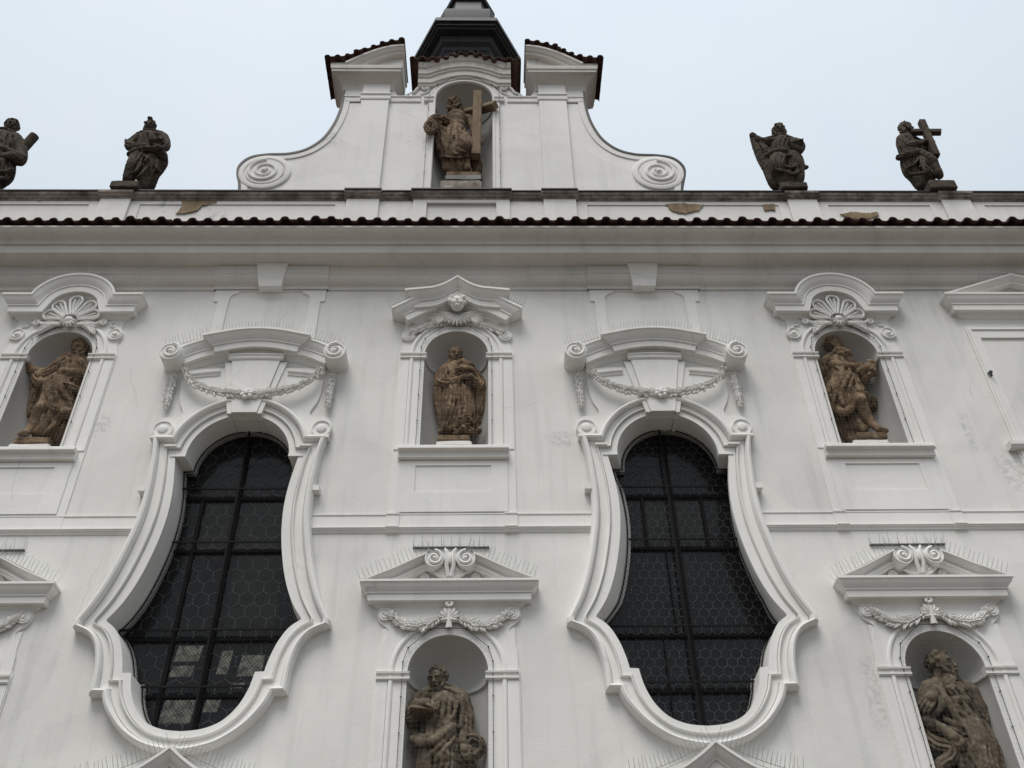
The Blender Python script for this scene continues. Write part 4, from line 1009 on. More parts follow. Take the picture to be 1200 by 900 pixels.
def drape(cl, pts, seed, thin):
    """cloth along a path: a soft body with long raised folds and creases running the way the cloth hangs"""
    rr = random.Random(seed)
    P = [np.array(p, float) for p in pts]; C = []
    for i in range(len(P) - 1):
        a, b, c, d = P[max(i - 1, 0)], P[i], P[i + 1], P[min(i + 2, len(P) - 1)]
        for k in range(4):
            t = k / 4; C.append(.5 * (2 * b + (c - a) * t + (2 * a - 5 * b + 4 * c - d) * t * t + (3 * b - a - 3 * c + d) * t ** 3))
    C.append(P[-1])
    q = .86 if thin else 1.0
    cl.tube([(c[0], c[1], c[2], c[3] * q) for c in C], .017 if thin else .022)
    R_ = float(np.mean([p[3] for p in P]))
    if thin or R_ < .05 or len(C) < 4: return
    n = len(C); T = [(C[min(i + 1, n - 1)] - C[max(i - 1, 0)])[:3] for i in range(n)]; T = [t / (np.linalg.norm(t) + 1e-9) for t in T]
    U = []; 
    for t in T:
        f = np.array((0, -1, 0)) - t * (-t[1]); f /= np.linalg.norm(f) + 1e-9; U.append((f, np.cross(t, f)))
    m = 3 + int(R_ / .028)
    for q in range(m):
        a0 = -1.75 + 3.5 * (q + rr.uniform(.2, .8)) / m; ph = rr.uniform(0, 6.28); dr = rr.uniform(-.5, .5); w = rr.uniform(.10, .19); i0 = rr.choice((0, 0, 0, n // 4)); i1 = n - rr.choice((0, 0, 0, n // 4)); rid = []; cre = []
        da = 3.5 / m * .5
        for i in range(i0, i1):
            s = (i - i0) / max(1, i1 - i0 - 1); a = a0 + dr * (s - .5) + .16 * math.sin(3.5 * s + ph); f, v = U[i]; r = C[i][3]
            env = .45 + .55 * math.sin(math.pi * min(1, .12 + s * .95))
            for lst, aa, off, ww in ((rid, a, 1.0, w * r * env + .004), (cre, a + da, 1.04, (.085 * r + .004) * env)):
                e = f * math.cos(aa) + v * math.sin(aa); lst.append(tuple(C[i][:3] + e * r * off) + (ww,))
        if len(rid) > 1: cl.tube(rid, .007)
        if len(cre) > 1: cl.tube(cre, .012, True)
def basis(f, up=(0, 0, 1)):
    f = Vector(f).normalized(); r = f.cross(Vector(up)).normalized(); u = r.cross(f).normalized(); return f, r, u
def add_head(fig, hair, c, R_, f, style, beard, seed):
    """skull, face and neck-facing features; R_ is half the head's width"""
    rr = random.Random(seed); c = Vector(c); f, r, u = basis(f); k = R_ / .105
    P = lambda a, b, d: tuple(c + r * a * k + u * b * k + f * d * k)
    E = lambda cl, p, rad, kk=.01, sub=False: cl.ell(P(*p), tuple(x * k for x in rad), kk * k, sub, (tuple(r), tuple(f), tuple(u)))
    E(fig, (0, .02, -.01), (.088, .108, .112)); E(fig, (0, -.055, .035), (.066, .070, .078), .02)
    E(fig, (0, -.118, .055), (.034, .034, .028), .012)
    for s in (-1, 1):
        E(fig, (s * .037, .008, .098), (.022, .018, .014), .008, True); E(fig, (s * .037, .008, .082), (.016, .014, .012), .003)
        E(fig, (s * .048, -.035, .066), (.026, .026, .026), .014); E(fig, (s * .038, .034, .092), (.030, .016, .010), .008)
        E(fig, (s * .092, -.005, -.005), (.012, .022, .032), .006)
        E(fig, (s * .014, -.038, .112), (.012, .014, .010), .006)
    fig.tube([P(0, .022, .096) + (.012 * k,), P(0, -.028, .122) + (.016 * k,)], .008)
    E(fig, (0, -.074, .105), (.030, .012, .007), .006); E(fig, (0, -.066, .112), (.026, .010, .004), .003, True); E(fig, (0, -.088, .100), (.024, .012, .008), .006)
    if style == 'short':
        E(hair, (0, .055, -.03), (.092, .100, .078), .01)
        for i in range(40):
            a = rr.uniform(0, 6.28); el = rr.uniform(.0, 1.1); E(hair, (.094 * math.cos(a) * math.cos(el), .045 + .075 * math.sin(el), -.025 + .100 * math.sin(a) * math.cos(el) * (1 if math.sin(a) < 0 else .6)), (.017, .017, .015), .006)
    else:
        E(hair, (0, .045, -.028), (.102, .108, .095), .012)
        n = {'curly': 90, 'tuft': 60, 'long': 70}[style]; sz = {'curly': .024, 'tuft': .020, 'long': .020}[style]
        for i in range(n):
            a = rr.uniform(0, 6.28); el = rr.uniform(-.5, 1.45)
            if math.sin(a) > .25 and el < .62: continue
            E(hair, (.105 * math.cos(a) * math.cos(el), .035 + .112 * math.sin(el), -.02 + .112 * math.sin(a) * math.cos(el)), (sz * rr.uniform(.7, 1.15),) * 3, .010)
        if style == 'tuft': E(hair, (.02, .15, .04), (.034, .034, .03), .02); E(hair, (-.015, .145, .05), (.024, .024, .026), .015)
        if style == 'long':
            for s in (-1, 1):
                for q in range(5):
                    pts = [P(s * (.095 - .004 * q), .03, -.02 - .02 * q)]
                    for t in range(1, 6): pts.append(P(s * (.10 + .012 * math.sin(t * 1.9 + q)), .03 - .045 * t, -.02 - .022 * q + .012 * math.cos(t * 2.1 + q)))
                    hair.tube([p + (.022 * k * (1 - .08 * t),) for t, p in enumerate(pts)], .008)
    if beard > 0:
        L = beard
        for s in (-1, 1):
            hair.tube([P(s * .086, -.03, .02) + (.018 * k,), P(s * .070, -.085, .055) + (.024 * k,), P(s * .03, -.120, .085) + (.026 * k,)], .012)
            hair.tube([P(s * .004, -.058, .118) + (.009 * k,), P(s * .034, -.075, .104) + (.010 * k,), P(s * .046, -.105, .092) + (.010 * k,)], .006)
        for i in range(int(26 + L * 160)):
            t = rr.random(); wd = .062 * (1 - .62 * t)
            a = (rr.uniform(-wd, wd), -.105 - L * t, .085 - .02 * t + rr.uniform(-.02, .025))
            hair.tube([P(*a) + (.014 * k,), P(a[0] + rr.uniform(-.02, .02), a[1] - .035, a[2] + rr.uniform(-.01, .015)) + (.009 * k,)], .007)
        hair.tube([P(0, -.105, .07) + (.045 * k,), P(0, -.105 - L * .6, .065) + (.035 * k,), P(0, -.11 - L, .06) + (.014 * k,)], .015)
def add_hand(fig, c, r, d, nrm):
    """palm, four unequal curled fingers and a thumb; d points along the fingers, nrm out of the back of the hand"""
    d = Vector(d).normalized(); nv = Vector(nrm); nv = (nv - d * nv.dot(d)).normalized(); s = d.cross(nv); c = Vector(c); q = r / .042
    fig.tube([tuple(c - d * .05 * q) + (.030 * q,), tuple(c + d * .02 * q) + (.036 * q,)], .012)
    for i, (o, L) in enumerate(((-.030, .070), (-.010, .082), (.011, .077), (.030, .060))):
        p0 = c + (d * .038 + s * o) * q; p1 = p0 + (d * .5 - nv * .12) * L * q; p2 = p1 + (d * .30 - nv * .34) * L * q; p3 = p2 + (d * .05 - nv * .30) * L * q
        fig.tube([tuple(p0) + (.0115 * q,), tuple(p1) + (.0105 * q,), tuple(p2) + (.0095 * q,), tuple(p3) + (.008 * q,)], .004)
    t0 = c - d * .02 * q - s * .034 * q; t1 = t0 - s * .026 * q + d * .035 * q - nv * .012 * q; t2 = t1 + d * .034 * q - nv * .02 * q
    fig.tube([tuple(t0) + (.016 * q,), tuple(t1) + (.013 * q,), tuple(t2) + (.009 * q,)], .005)

def slab(mb, c, ux, uy, uz, hx, hy, hz):
    c = Vector(c); vs = [c + ux * sx * hx + uy * sy * hy + uz * sz * hz for sz in (-1, 1) for sx, sy in ((-1, -1), (1, -1), (1, 1), (-1, 1))]
    return mb.add(vs, [(0, 1, 5, 4), (1, 2, 6, 5), (2, 3, 7, 6), (3, 0, 4, 7), (4, 5, 6, 7), (3, 2, 1, 0)])
def beam(mb, a, b, r, bev=.2):
    a = Vector(a); b = Vector(b); t = (b - a).normalized(); ref = Vector((0, 1, 0)) if abs(t.y) < .8 else Vector((0, 0, 1)); u = (ref - t * ref.dot(t)).normalized(); w = t.cross(u); rows = []
    prof = [(1, -.8), (1, .8), (.8, 1), (-.8, 1), (-1, .8), (-1, -.8), (-.8, -1), (.8, -1)]
    for p, k in ((a, .86), (a + t * r * .12, 1), (b - t * r * .12, 1), (b, .86)): rows.append([p + (u * x + w * y) * r * k for x, y in prof])
    o = len(mb.v); mb.grid(rows, closed=True); mb.f += [tuple(range(o + 7, o - 1, -1)), tuple(range(o + 24, o + 32))]
    return mb
def blockbuild(name, x0, x1, y0, y1, z0, z1, mat, parent, seed):
    """a hewn block: bevelled, slightly irregular edges"""
    r = random.Random(seed); b = .014; rows = []
    for z, k in ((z0, b), (z0 + b, 0), (z1 - b, 0), (z1, b)):
        ring = []
        for (xa, ya), (xb, yb) in (((x0, y0), (x1, y0)), ((x1, y0), (x1, y1)), ((x1, y1), (x0, y1)), ((x0, y1), (x0, y0))):
            for t in (.04, .28, .52, .76, .96):
                x, y = xa + (xb - xa) * t, ya + (yb - ya) * t
                x += (-k if x > (x0 + x1) / 2 else k); y += (-k if y > (y0 + y1) / 2 else k)
                ring.append((x + r.uniform(-.005, .005), y + r.uniform(-.005, .005), z + r.uniform(-.004, .004)))
        rows.append(ring)
    mb = MB().grid(rows, closed=True); m = 20; mb.f += [tuple(range(m))[::-1], tuple(range(3 * m, 4 * m))]
    return mb.build(name, mat, parent, ang=25)
FIGS={
 'gable': dict(
  o=(0.025, 0.52, 15.839),
  shade='mid',
  hair='long',
  beard=0.05,
  plinth=(-0.319, 0.319, -0.12, 0.3, 0.386, 0.524),
  block=(-0.42, 0.342, -0.14, 0.36, 0.0, 0.237),
  head=(-0.239, -0.05, 2.765, 0.133, (-0.25, -0.88, -0.28)),
  items=[
   ('figure','t',[(-0.218,0.0,2.615,0.081),(-0.205,0.0,2.454,0.094)]),
   ('figure','t',[(-0.171,-0.02,2.285,0.206),(-0.165,-0.02,1.991,0.186),(-0.177,0.0,1.749,0.193)]),
   ('figure','t',[(-0.371,0.0,2.313,0.089),(-0.162,0.02,2.395,0.113),(0.074,0.02,2.344,0.094)]),
   ('figure','t',[(-0.371,0.0,2.313,0.089),(-0.53,-0.14,1.955,0.078),(-0.641,-0.28,1.728,0.064)]),
   ('figure','t',[(0.079,0.02,2.344,0.089),(0.172,0.0,1.943,0.07),(0.274,-0.16,1.416,0.05)]),
   ('figure','h',(0.288,-0.18,1.389,0.05),(0.2,-0.4,-0.9),(0,-1,0)),
   ('figure','t',[(-0.114,0.0,1.711,0.138),(0.006,-0.18,1.22,0.117),(0.028,-0.08,1.08,0.09),(0.052,-0.03,0.892,0.067),(0.063,-0.03,0.731,0.067)]),
   ('figure','g',[(-0.242,-0.16,2.025,0.014),(-0.104,-0.16,2.006,0.014)]),
   ('figure','g',[(-0.169,-0.17,2.05,0.012),(-0.162,-0.17,1.703,0.011)]),
   ('figure','g',[(-0.239,-0.16,1.889,0.011),(-0.09,-0.16,1.878,0.011)]),
   ('robe','t',[(-0.178,0.0,1.806,0.231),(-0.199,0.0,1.409,0.269),(-0.172,0.02,1.139,0.28)]),
   ('robe','t',[(0.006,-0.1,1.535,0.123),(0.005,-0.17,1.234,0.139),(0.018,-0.08,1.116,0.13)]),
   ('robe','t',[(-0.206,0.03,1.153,0.203),(-0.333,0.04,0.803,0.067)]),
   ('robe','t',[(0.143,0.04,1.241,0.1),(0.224,0.1,1.027,0.099),(0.247,0.14,0.862,0.09)]),
   ('robe','t',[(-0.328,0.1,1.394,0.114),(-0.324,0.08,0.837,0.09)]),
   ('robe','t',[(-0.164,0.08,1.256,0.227),(-0.149,0.1,1.026,0.226),(-0.146,0.12,0.835,0.215)]),
   ('robe','t',[(-0.459,-0.12,1.868,0.055),(-0.303,-0.16,1.678,0.059),(-0.119,-0.18,1.605,0.059),(0.086,-0.14,1.594,0.059)]),
   ('robe','t',[(-0.614,-0.26,1.899,0.105),(-0.485,-0.16,2.024,0.12),(-0.362,-0.08,2.061,0.116)]),
   ('robe','t',[(-0.558,-0.2,1.85,0.105),(-0.497,-0.1,1.609,0.109),(-0.423,0.0,1.259,0.118)]),
   ('robe','t',[(-0.645,-0.3,1.842,0.064),(-0.727,-0.3,1.631,0.054),(-0.654,-0.3,1.473,0.059),(-0.558,-0.3,1.632,0.063),(-0.645,-0.3,1.842,0.064)]),
   ('robe','t',[(-0.41,-0.12,1.772,0.037),(-0.336,-0.16,1.191,0.04),(-0.15,-0.2,0.936,0.036)]),
   ('robe','t',[(-0.326,-0.14,1.668,0.032),(-0.176,-0.2,1.137,0.036),(0.028,-0.22,0.965,0.031)]),
   ('robe','t',[(-0.434,-0.1,1.008,0.02),(-0.15,-0.16,0.878,0.02),(0.181,-0.1,1.017,0.02)]),
  ],
  cross=[((0.249, -0.2, 2.914), (0.222, -0.12, 0.954), 0.088), ((-0.041, 0.16, 2.735), (0.596, -0.3, 2.359), 0.081)],
 ),
 'saw': dict(
  o=(-8.572, 0.47, 15.572),
  shade='dark',
  hair='curly',
  beard=0.12,
  plinth=(-0.325, 0.325, -0.31, 0.14, 0.0, 0.158),
  head=(-0.14, -0.05, 2.159, 0.123, (0.5, -0.75, -0.35)),
  items=[
   ('figure','t',[(-0.161,0.0,2.052,0.09),(-0.185,0.02,1.929,0.108)]),
   ('figure','t',[(0.101,0.0,1.752,0.089),(0.351,-0.06,1.175,0.087),(0.094,-0.2,1.245,0.059)]),
   ('figure','h',(0.066,-0.22,1.247,0.056),(-0.9,-0.2,0.1),(0,-1,0)),
   ('robe','t',[(-0.194,0.0,1.811,0.188),(-0.137,0.0,1.515,0.212),(-0.071,0.0,1.196,0.228)]),
   ('robe','t',[(-0.479,0.02,1.837,0.143),(-0.238,0.02,1.928,0.162),(0.023,0.02,1.839,0.125)]),
   ('robe','t',[(0.101,0.0,1.752,0.107),(0.253,0.0,1.429,0.106),(0.336,-0.04,1.116,0.098),(0.229,-0.16,1.099,0.087)]),
   ('robe','t',[(-0.47,0.0,1.78,0.125),(-0.427,-0.02,1.399,0.116),(-0.055,-0.2,1.273,0.077)]),
   ('robe','t',[(-0.071,0.0,1.196,0.245),(-0.032,0.02,0.882,0.243),(-0.045,0.04,0.575,0.206),(-0.093,0.06,0.382,0.188)]),
   ('robe','t',[(0.089,0.02,1.109,0.14),(0.178,0.04,0.741,0.121),(0.062,0.08,0.571,0.103),(0.03,0.1,0.432,0.103)]),
   ('robe','t',[(-0.306,-0.08,1.261,0.052),(0.011,-0.18,1.043,0.059),(0.195,-0.14,1.183,0.052)]),
   ('robe','t',[(-0.195,-0.08,0.864,0.041),(0.187,-0.18,0.596,0.044),(0.321,-0.1,0.783,0.041)]),
   ('robe','t',[(-0.12,-0.06,0.557,0.041),(0.18,-0.18,0.405,0.044),(0.281,-0.06,0.586,0.034)]),
  ],
  log=((0.371, -0.02, 1.936), (0.162, 0.06, 1.451), 0.09),
 ),
 'book': dict(
  o=(-6.011, 0.47, 15.635),
  shade='dark',
  hair='tuft',
  beard=0.06,
  plinth=(-0.247, 0.247, -0.29, 0.16, 0.0, 0.167),
  head=(-0.061, -0.04, 2.123, 0.116, (0.1, -0.88, -0.38)),
  items=[
   ('figure','t',[(-0.054,0.0,2.026,0.073),(-0.054,0.02,1.938,0.087)]),
   ('figure','t',[(-0.282,-0.06,1.527,0.061),(0.023,-0.2,1.293,0.053)]),
   ('figure','h',(0.055,-0.22,1.269,0.053),(0.95,-0.1,0.1),(0,-1,0)),
   ('figure','h',(0.373,-0.25,1.198,0.052),(-0.9,-0.2,0.2),(0,-1,0)),
   ('robe','t',[(-0.01,0.0,1.76,0.18),(0.031,0.0,1.492,0.178),(0.066,0.0,1.258,0.184)]),
   ('robe','t',[(-0.22,0.0,1.774,0.112),(-0.022,0.02,1.872,0.134),(0.223,0.02,1.833,0.127)]),
   ('robe','t',[(-0.226,0.0,1.759,0.108),(-0.309,-0.03,1.538,0.093),(-0.171,-0.12,1.358,0.078),(0.005,-0.2,1.293,0.067)]),
   ('robe','t',[(-0.426,-0.02,1.715,0.029),(-0.354,-0.04,1.584,0.054)]),
   ('robe','t',[(0.255,0.0,1.791,0.108),(0.362,-0.04,1.498,0.093),(0.349,-0.2,1.251,0.063)]),
   ('robe','t',[(-0.231,-0.06,1.235,0.063),(-0.035,-0.16,1.188,0.07),(0.133,-0.2,1.192,0.067),(0.337,-0.12,1.214,0.088),(0.389,-0.02,1.175,0.085)]),
   ('robe','t',[(-0.011,-0.06,1.12,0.155),(-0.018,-0.1,0.811,0.146),(-0.058,-0.08,0.586,0.11),(-0.088,-0.06,0.474,0.096)]),
   ('robe','t',[(0.179,0.0,1.143,0.162),(0.207,0.0,0.858,0.157),(0.194,0.04,0.63,0.139),(0.175,0.08,0.432,0.131)]),
   ('robe','t',[(0.292,0.04,1.312,0.107),(0.394,0.06,1.137,0.071),(0.338,0.08,0.962,0.088),(0.293,0.1,0.819,0.077),(0.258,0.12,0.483,0.087)]),
   ('robe','t',[(0.125,-0.2,0.991,0.035),(0.22,-0.22,0.908,0.038),(0.181,-0.2,0.821,0.035)]),
   ('robe','t',[(0.351,-0.12,0.985,0.031),(0.377,-0.1,0.757,0.035),(0.417,0.0,0.774,0.035)]),
   ('robe','t',[(0.114,-0.18,0.791,0.028),(0.05,-0.18,0.541,0.031),(-0.12,-0.1,0.588,0.024)]),
   ('robe','t',[(0.247,-0.14,0.844,0.028),(0.181,-0.16,0.539,0.031),(0.082,-0.1,0.451,0.027)]),
  ],
  tome=((0.284, -0.24, 1.395), 0.127, 0.1, 0.04, 0.95, -0.12),
 ),
 'wing': dict(
  o=(6.021, 0.47, 15.646),
  shade='dark',
  hair='long',
  beard=0.05,
  plinth=(-0.244, 0.244, -0.29, 0.16, 0.0, 0.148),
  head=(0.154, -0.05, 2.024, 0.12, (-0.12, -0.88, -0.35)),
  items=[
   ('figure','t',[(0.155,0.0,1.924,0.071),(0.154,0.02,1.844,0.089)]),
   ('figure','t',[(-0.148,0.0,1.693,0.067),(-0.298,-0.02,1.756,0.063),(-0.379,-0.03,1.889,0.048)]),
   ('robe','t',[(-0.367,-0.03,1.849,0.056),(-0.401,-0.03,1.919,0.048)]),
   ('figure','h',(0.282,-0.22,1.424,0.055),(0.5,-0.3,0.6),(0,-1,0)),
   ('robe','t',[(0.117,0.0,1.679,0.17),(0.077,0.0,1.424,0.176),(0.086,0.0,1.188,0.189)]),
   ('robe','t',[(-0.087,0.0,1.724,0.107),(0.134,0.02,1.789,0.13),(0.316,0.02,1.768,0.112)]),
   ('robe','t',[(-0.087,0.0,1.724,0.104),(-0.216,0.0,1.723,0.081),(-0.327,-0.02,1.802,0.067)]),
   ('robe','t',[(-0.391,0.0,1.891,0.048),(-0.373,0.02,1.599,0.063),(-0.327,0.04,1.269,0.08),(-0.255,0.06,0.947,0.087),(-0.21,0.1,0.657,0.09),(-0.161,0.12,0.514,0.082)]),
   ('robe','t',[(-0.282,0.03,1.734,0.067),(-0.208,0.03,1.434,0.092),(-0.171,0.03,1.139,0.109),(-0.126,0.05,0.877,0.108)]),
   ('robe','t',[(-0.206,0.05,1.52,0.092),(-0.169,0.05,1.224,0.109)]),
   ('robe','t',[(0.302,0.0,1.726,0.096),(0.463,-0.06,1.584,0.081),(0.36,-0.14,1.266,0.076),(0.256,-0.2,1.362,0.055)]),
   ('robe','t',[(-0.076,-0.1,1.026,0.155),(-0.14,-0.14,0.744,0.125),(-0.097,-0.06,0.594,0.1),(-0.09,-0.04,0.424,0.078)]),
   ('robe','t',[(0.23,-0.04,1.136,0.167),(0.249,-0.04,0.876,0.144),(0.229,0.0,0.643,0.125),(0.152,0.02,0.417,0.106)]),
   ('robe','t',[(-0.247,-0.06,1.224,0.044),(-0.086,-0.16,1.237,0.047),(0.086,-0.18,1.211,0.047)]),
   ('robe','t',[(-0.217,-0.2,0.779,0.032),(-0.082,-0.22,0.953,0.036),(0.165,-0.18,1.066,0.036)]),
   ('robe','t',[(-0.196,-0.2,0.609,0.032),(-0.058,-0.22,0.528,0.035),(0.076,-0.2,0.47,0.039),(0.279,-0.1,0.741,0.036)]),
   ('robe','t',[(-0.063,-0.2,0.751,0.028),(0.08,-0.2,0.666,0.028),(0.28,-0.12,0.943,0.029)]),
   ('robe','t',[(0.36,0.0,0.928,0.072),(0.491,0.0,0.952,0.029)]),
   ('robe','t',[(0.104,0.02,1.069,0.163),(0.076,0.03,0.738,0.143),(0.02,0.04,0.442,0.124)]),
  ],
  tome=((0.329, -0.2, 1.436), 0.113, 0.09, 0.05, 0.9, -0.4),
 ),
 'crossbearer': dict(
  o=(8.739, 0.47, 15.628),
  shade='dark',
  hair='long',
  beard=0.04,
  plinth=(-0.246, 0.246, -0.31, 0.14, 0.0, 0.21),
  head=(-0.018, -0.02, 2.174, 0.113, (0.86, -0.45, -0.15)),
  items=[
   ('figure','t',[(-0.06,0.0,2.03,0.072),(-0.075,0.02,1.95,0.086)]),
   ('figure','t',[(-0.085,-0.14,1.471,0.055),(0.085,-0.2,1.495,0.048)]),
   ('figure','h',(0.088,-0.22,1.467,0.055),(0.8,-0.3,0.4),(0,-1,0)),
   ('figure','h',(0.208,-0.2,1.42,0.055),(0.4,-0.3,0.8),(0,-1,0)),
   ('robe','t',[(-0.129,0.0,1.784,0.157),(-0.159,0.0,1.542,0.17),(-0.152,0.0,1.333,0.18)]),
   ('robe','t',[(-0.196,0.0,1.845,0.094),(-0.05,0.03,1.933,0.105),(0.075,0.05,1.884,0.09)]),
   ('robe','t',[(-0.213,-0.04,1.759,0.097),(-0.191,-0.12,1.468,0.085),(-0.046,-0.18,1.462,0.066)]),
   ('robe','t',[(0.079,0.04,1.84,0.086),(0.204,-0.06,1.492,0.1),(0.242,-0.14,1.398,0.073)]),
   ('robe','t',[(-0.412,-0.02,1.246,0.062),(-0.341,-0.14,1.145,0.062),(-0.146,-0.18,1.18,0.054),(-0.024,-0.16,1.266,0.055)]),
   ('robe','t',[(-0.06,-0.04,1.25,0.154),(0.037,-0.16,0.974,0.119),(0.082,-0.14,0.8,0.093),(0.13,-0.12,0.571,0.078)]),
   ('robe','t',[(-0.194,0.0,1.186,0.165),(-0.261,0.02,0.921,0.131),(-0.204,0.04,0.719,0.112),(-0.171,0.06,0.491,0.104)]),
   ('robe','t',[(0.001,-0.02,0.87,0.127),(0.002,0.0,0.668,0.126)]),
   ('robe','t',[(-0.302,0.04,1.209,0.073),(-0.322,0.06,0.915,0.08),(-0.245,0.08,0.713,0.072),(-0.197,0.1,0.541,0.072)]),
   ('robe','t',[(-0.044,-0.18,1.151,0.029),(-0.137,-0.18,0.89,0.032),(-0.133,-0.18,0.662,0.036),(-0.088,-0.16,0.603,0.032)]),
   ('robe','t',[(-0.136,-0.16,1.061,0.029),(-0.265,-0.16,0.858,0.029),(-0.373,-0.06,0.874,0.029)]),
   ('robe','t',[(0.002,-0.18,1.122,0.025),(-0.098,-0.2,0.806,0.025),(0.012,-0.18,0.55,0.028)]),
   ('robe','t',[(-0.398,-0.12,0.598,0.032),(-0.222,-0.16,0.575,0.032),(-0.081,-0.16,0.631,0.032)]),
   ('robe','t',[(0.287,-0.06,1.462,0.074),(0.28,0.0,1.364,0.066)]),
  ],
  cross=[((0.22, -0.2, 2.148), (0.187, -0.2, 1.038), 0.062), ((-0.011, -0.12, 1.909), (0.463, -0.26, 1.715), 0.054)],
 ),
 'cloak': dict(
  o=(-5.878, 0.22, 9.751),
  shade='warm',
  hair='curly',
  beard=0.08,
  plinth=(-0.248, 0.248, -0.18, 0.22, 0.103, 0.209),
  block=(-0.282, 0.284, -0.2, 0.2, 0.0, 0.076),
  head=(0.141, -0.04, 1.963, 0.129, (-0.2, -0.88, -0.35)),
  items=[
   ('figure','t',[(0.138,0.0,1.848,0.094),(0.141,0.02,1.771,0.111)]),
   ('figure','t',[(-0.181,-0.06,1.462,0.075),(-0.386,-0.1,1.498,0.063)]),
   ('figure','h',(-0.442,-0.12,1.537,0.071),(-0.7,-0.4,0.4),(0,-1,0)),
   ('figure','h',(0.156,-0.2,1.396,0.062),(-0.9,-0.2,-0.1),(0,-1,0)),
   ('figure','t',[(-0.005,-0.1,0.965,0.119),(-0.019,-0.16,0.732,0.097),(-0.07,-0.12,0.582,0.088),(-0.099,-0.1,0.419,0.068),(-0.125,-0.16,0.286,0.051),(-0.173,-0.2,0.231,0.035)]),
   ('robe','t',[(0.165,0.0,1.625,0.191),(0.151,0.0,1.401,0.189),(0.093,0.0,1.236,0.208)]),
   ('robe','t',[(-0.043,0.0,1.725,0.123),(0.122,0.03,1.788,0.141),(0.293,0.03,1.708,0.111)]),
   ('robe','t',[(-0.038,0.0,1.711,0.119),(-0.143,-0.06,1.476,0.105),(-0.248,-0.1,1.386,0.096)]),
   ('robe','t',[(0.309,0.0,1.681,0.106),(0.369,-0.06,1.405,0.092),(0.248,-0.16,1.388,0.071)]),
   ('robe','t',[(0.303,-0.06,1.377,0.071),(0.297,-0.1,1.288,0.062)]),
   ('robe','t',[(-0.385,-0.06,1.519,0.063),(-0.266,-0.06,1.324,0.092),(-0.143,-0.1,1.235,0.083)]),
   ('robe','t',[(0.042,-0.16,1.238,0.054),(0.247,-0.18,1.112,0.066),(0.417,-0.1,1.07,0.062)]),
   ('robe','t',[(0.043,0.0,1.263,0.229),(0.112,-0.04,0.986,0.226),(0.173,-0.02,0.817,0.212)]),
   ('robe','t',[(-0.058,-0.1,0.938,0.082),(0.111,-0.14,0.747,0.069),(0.34,-0.1,0.674,0.081)]),
   ('robe','t',[(0.095,0.0,0.78,0.188),(0.074,0.0,0.572,0.162),(0.023,0.0,0.394,0.14)]),
   ('robe','t',[(0.194,0.08,0.843,0.164),(0.236,0.1,0.597,0.13),(0.22,0.12,0.407,0.113),(0.175,0.12,0.281,0.1)]),
   ('robe','t',[(-0.431,0.06,1.426,0.05),(-0.383,0.06,1.26,0.063)]),
   ('robe','t',[(-0.303,0.04,1.189,0.083),(-0.285,0.06,0.962,0.074),(-0.282,0.06,0.777,0.053)]),
   ('robe','t',[(0.077,-0.18,1.14,0.029),(0.093,-0.2,0.883,0.028),(0.079,-0.2,0.725,0.024)]),
   ('robe','t',[(0.125,-0.18,1.112,0.029),(0.196,-0.2,0.882,0.032),(0.296,-0.18,0.637,0.032)]),
   ('robe','t',[(0.165,-0.18,1.112,0.029),(0.329,-0.16,0.861,0.032),(0.405,-0.12,0.684,0.028)]),
   ('robe','t',[(0.138,-0.1,0.753,0.024),(0.098,-0.14,0.515,0.024),(-0.035,-0.12,0.328,0.024)]),
   ('robe','t',[(0.207,-0.1,0.649,0.024),(0.196,-0.12,0.428,0.024),(0.087,-0.1,0.293,0.024)]),
   ('robe','t',[(-0.01,-0.1,1.651,0.025),(0.215,-0.16,1.514,0.029),(0.39,-0.12,1.436,0.025)]),
  ],
 ),
 'monk': dict(
  o=(-0.011, 0.22, 9.758),
  shade='warm',
  hair='short',
  beard=0,
  plinth=(-0.231, 0.231, -0.19, 0.19, 0.102, 0.205),
  block=(-0.241, 0.26, -0.21, 0.19, 0.0, 0.081),
  head=(-0.013, -0.06, 1.804, 0.117, (0.2, -0.9, -0.35)),
  items=[
   ('figure','t',[(-0.003,0.0,1.741,0.081),(0.014,0.02,1.664,0.089)]),
   ('figure','t',[(-0.127,-0.1,1.208,0.059),(0.091,-0.2,1.225,0.051)]),
   ('figure','h',(0.121,-0.22,1.216,0.059),(0.8,-0.4,0.2),(0,-1,0)),
   ('figure','h',(0.248,-0.22,1.208,0.062),(-0.8,-0.4,0.1),(0,-1,0)),
   ('robe','t',[(0.012,0.0,1.488,0.208),(0.037,0.0,1.253,0.206),(0.05,0.0,1.073,0.216)]),
   ('robe','t',[(-0.174,0.0,1.515,0.1),(0.018,0.03,1.641,0.133),(0.251,0.03,1.513,0.1)]),
   ('robe','t',[(-0.155,-0.08,1.498,0.052),(-0.036,-0.1,1.546,0.06),(0.142,-0.08,1.617,0.056),(0.241,-0.02,1.615,0.048)]),
   ('robe','t',[(-0.188,0.0,1.515,0.1),(-0.246,-0.04,1.311,0.079),(-0.106,-0.12,1.191,0.082),(0.033,-0.18,1.191,0.07)]),
   ('robe','t',[(0.282,0.0,1.46,0.096),(0.373,-0.03,1.265,0.075),(0.325,-0.1,1.155,0.074),(0.209,-0.2,1.186,0.059)]),
   ('robe','t',[(0.01,-0.18,1.359,0.059),(0.109,-0.22,1.376,0.079),(0.227,-0.2,1.367,0.075)]),
   ('robe','t',[(0.036,-0.16,1.533,0.048),(0.105,-0.18,1.555,0.06),(0.156,-0.18,1.489,0.055)]),
   ('robe','t',[(0.049,0.0,1.099,0.208),(0.055,0.0,0.797,0.233),(0.059,0.02,0.543,0.23),(0.024,0.02,0.411,0.191)]),
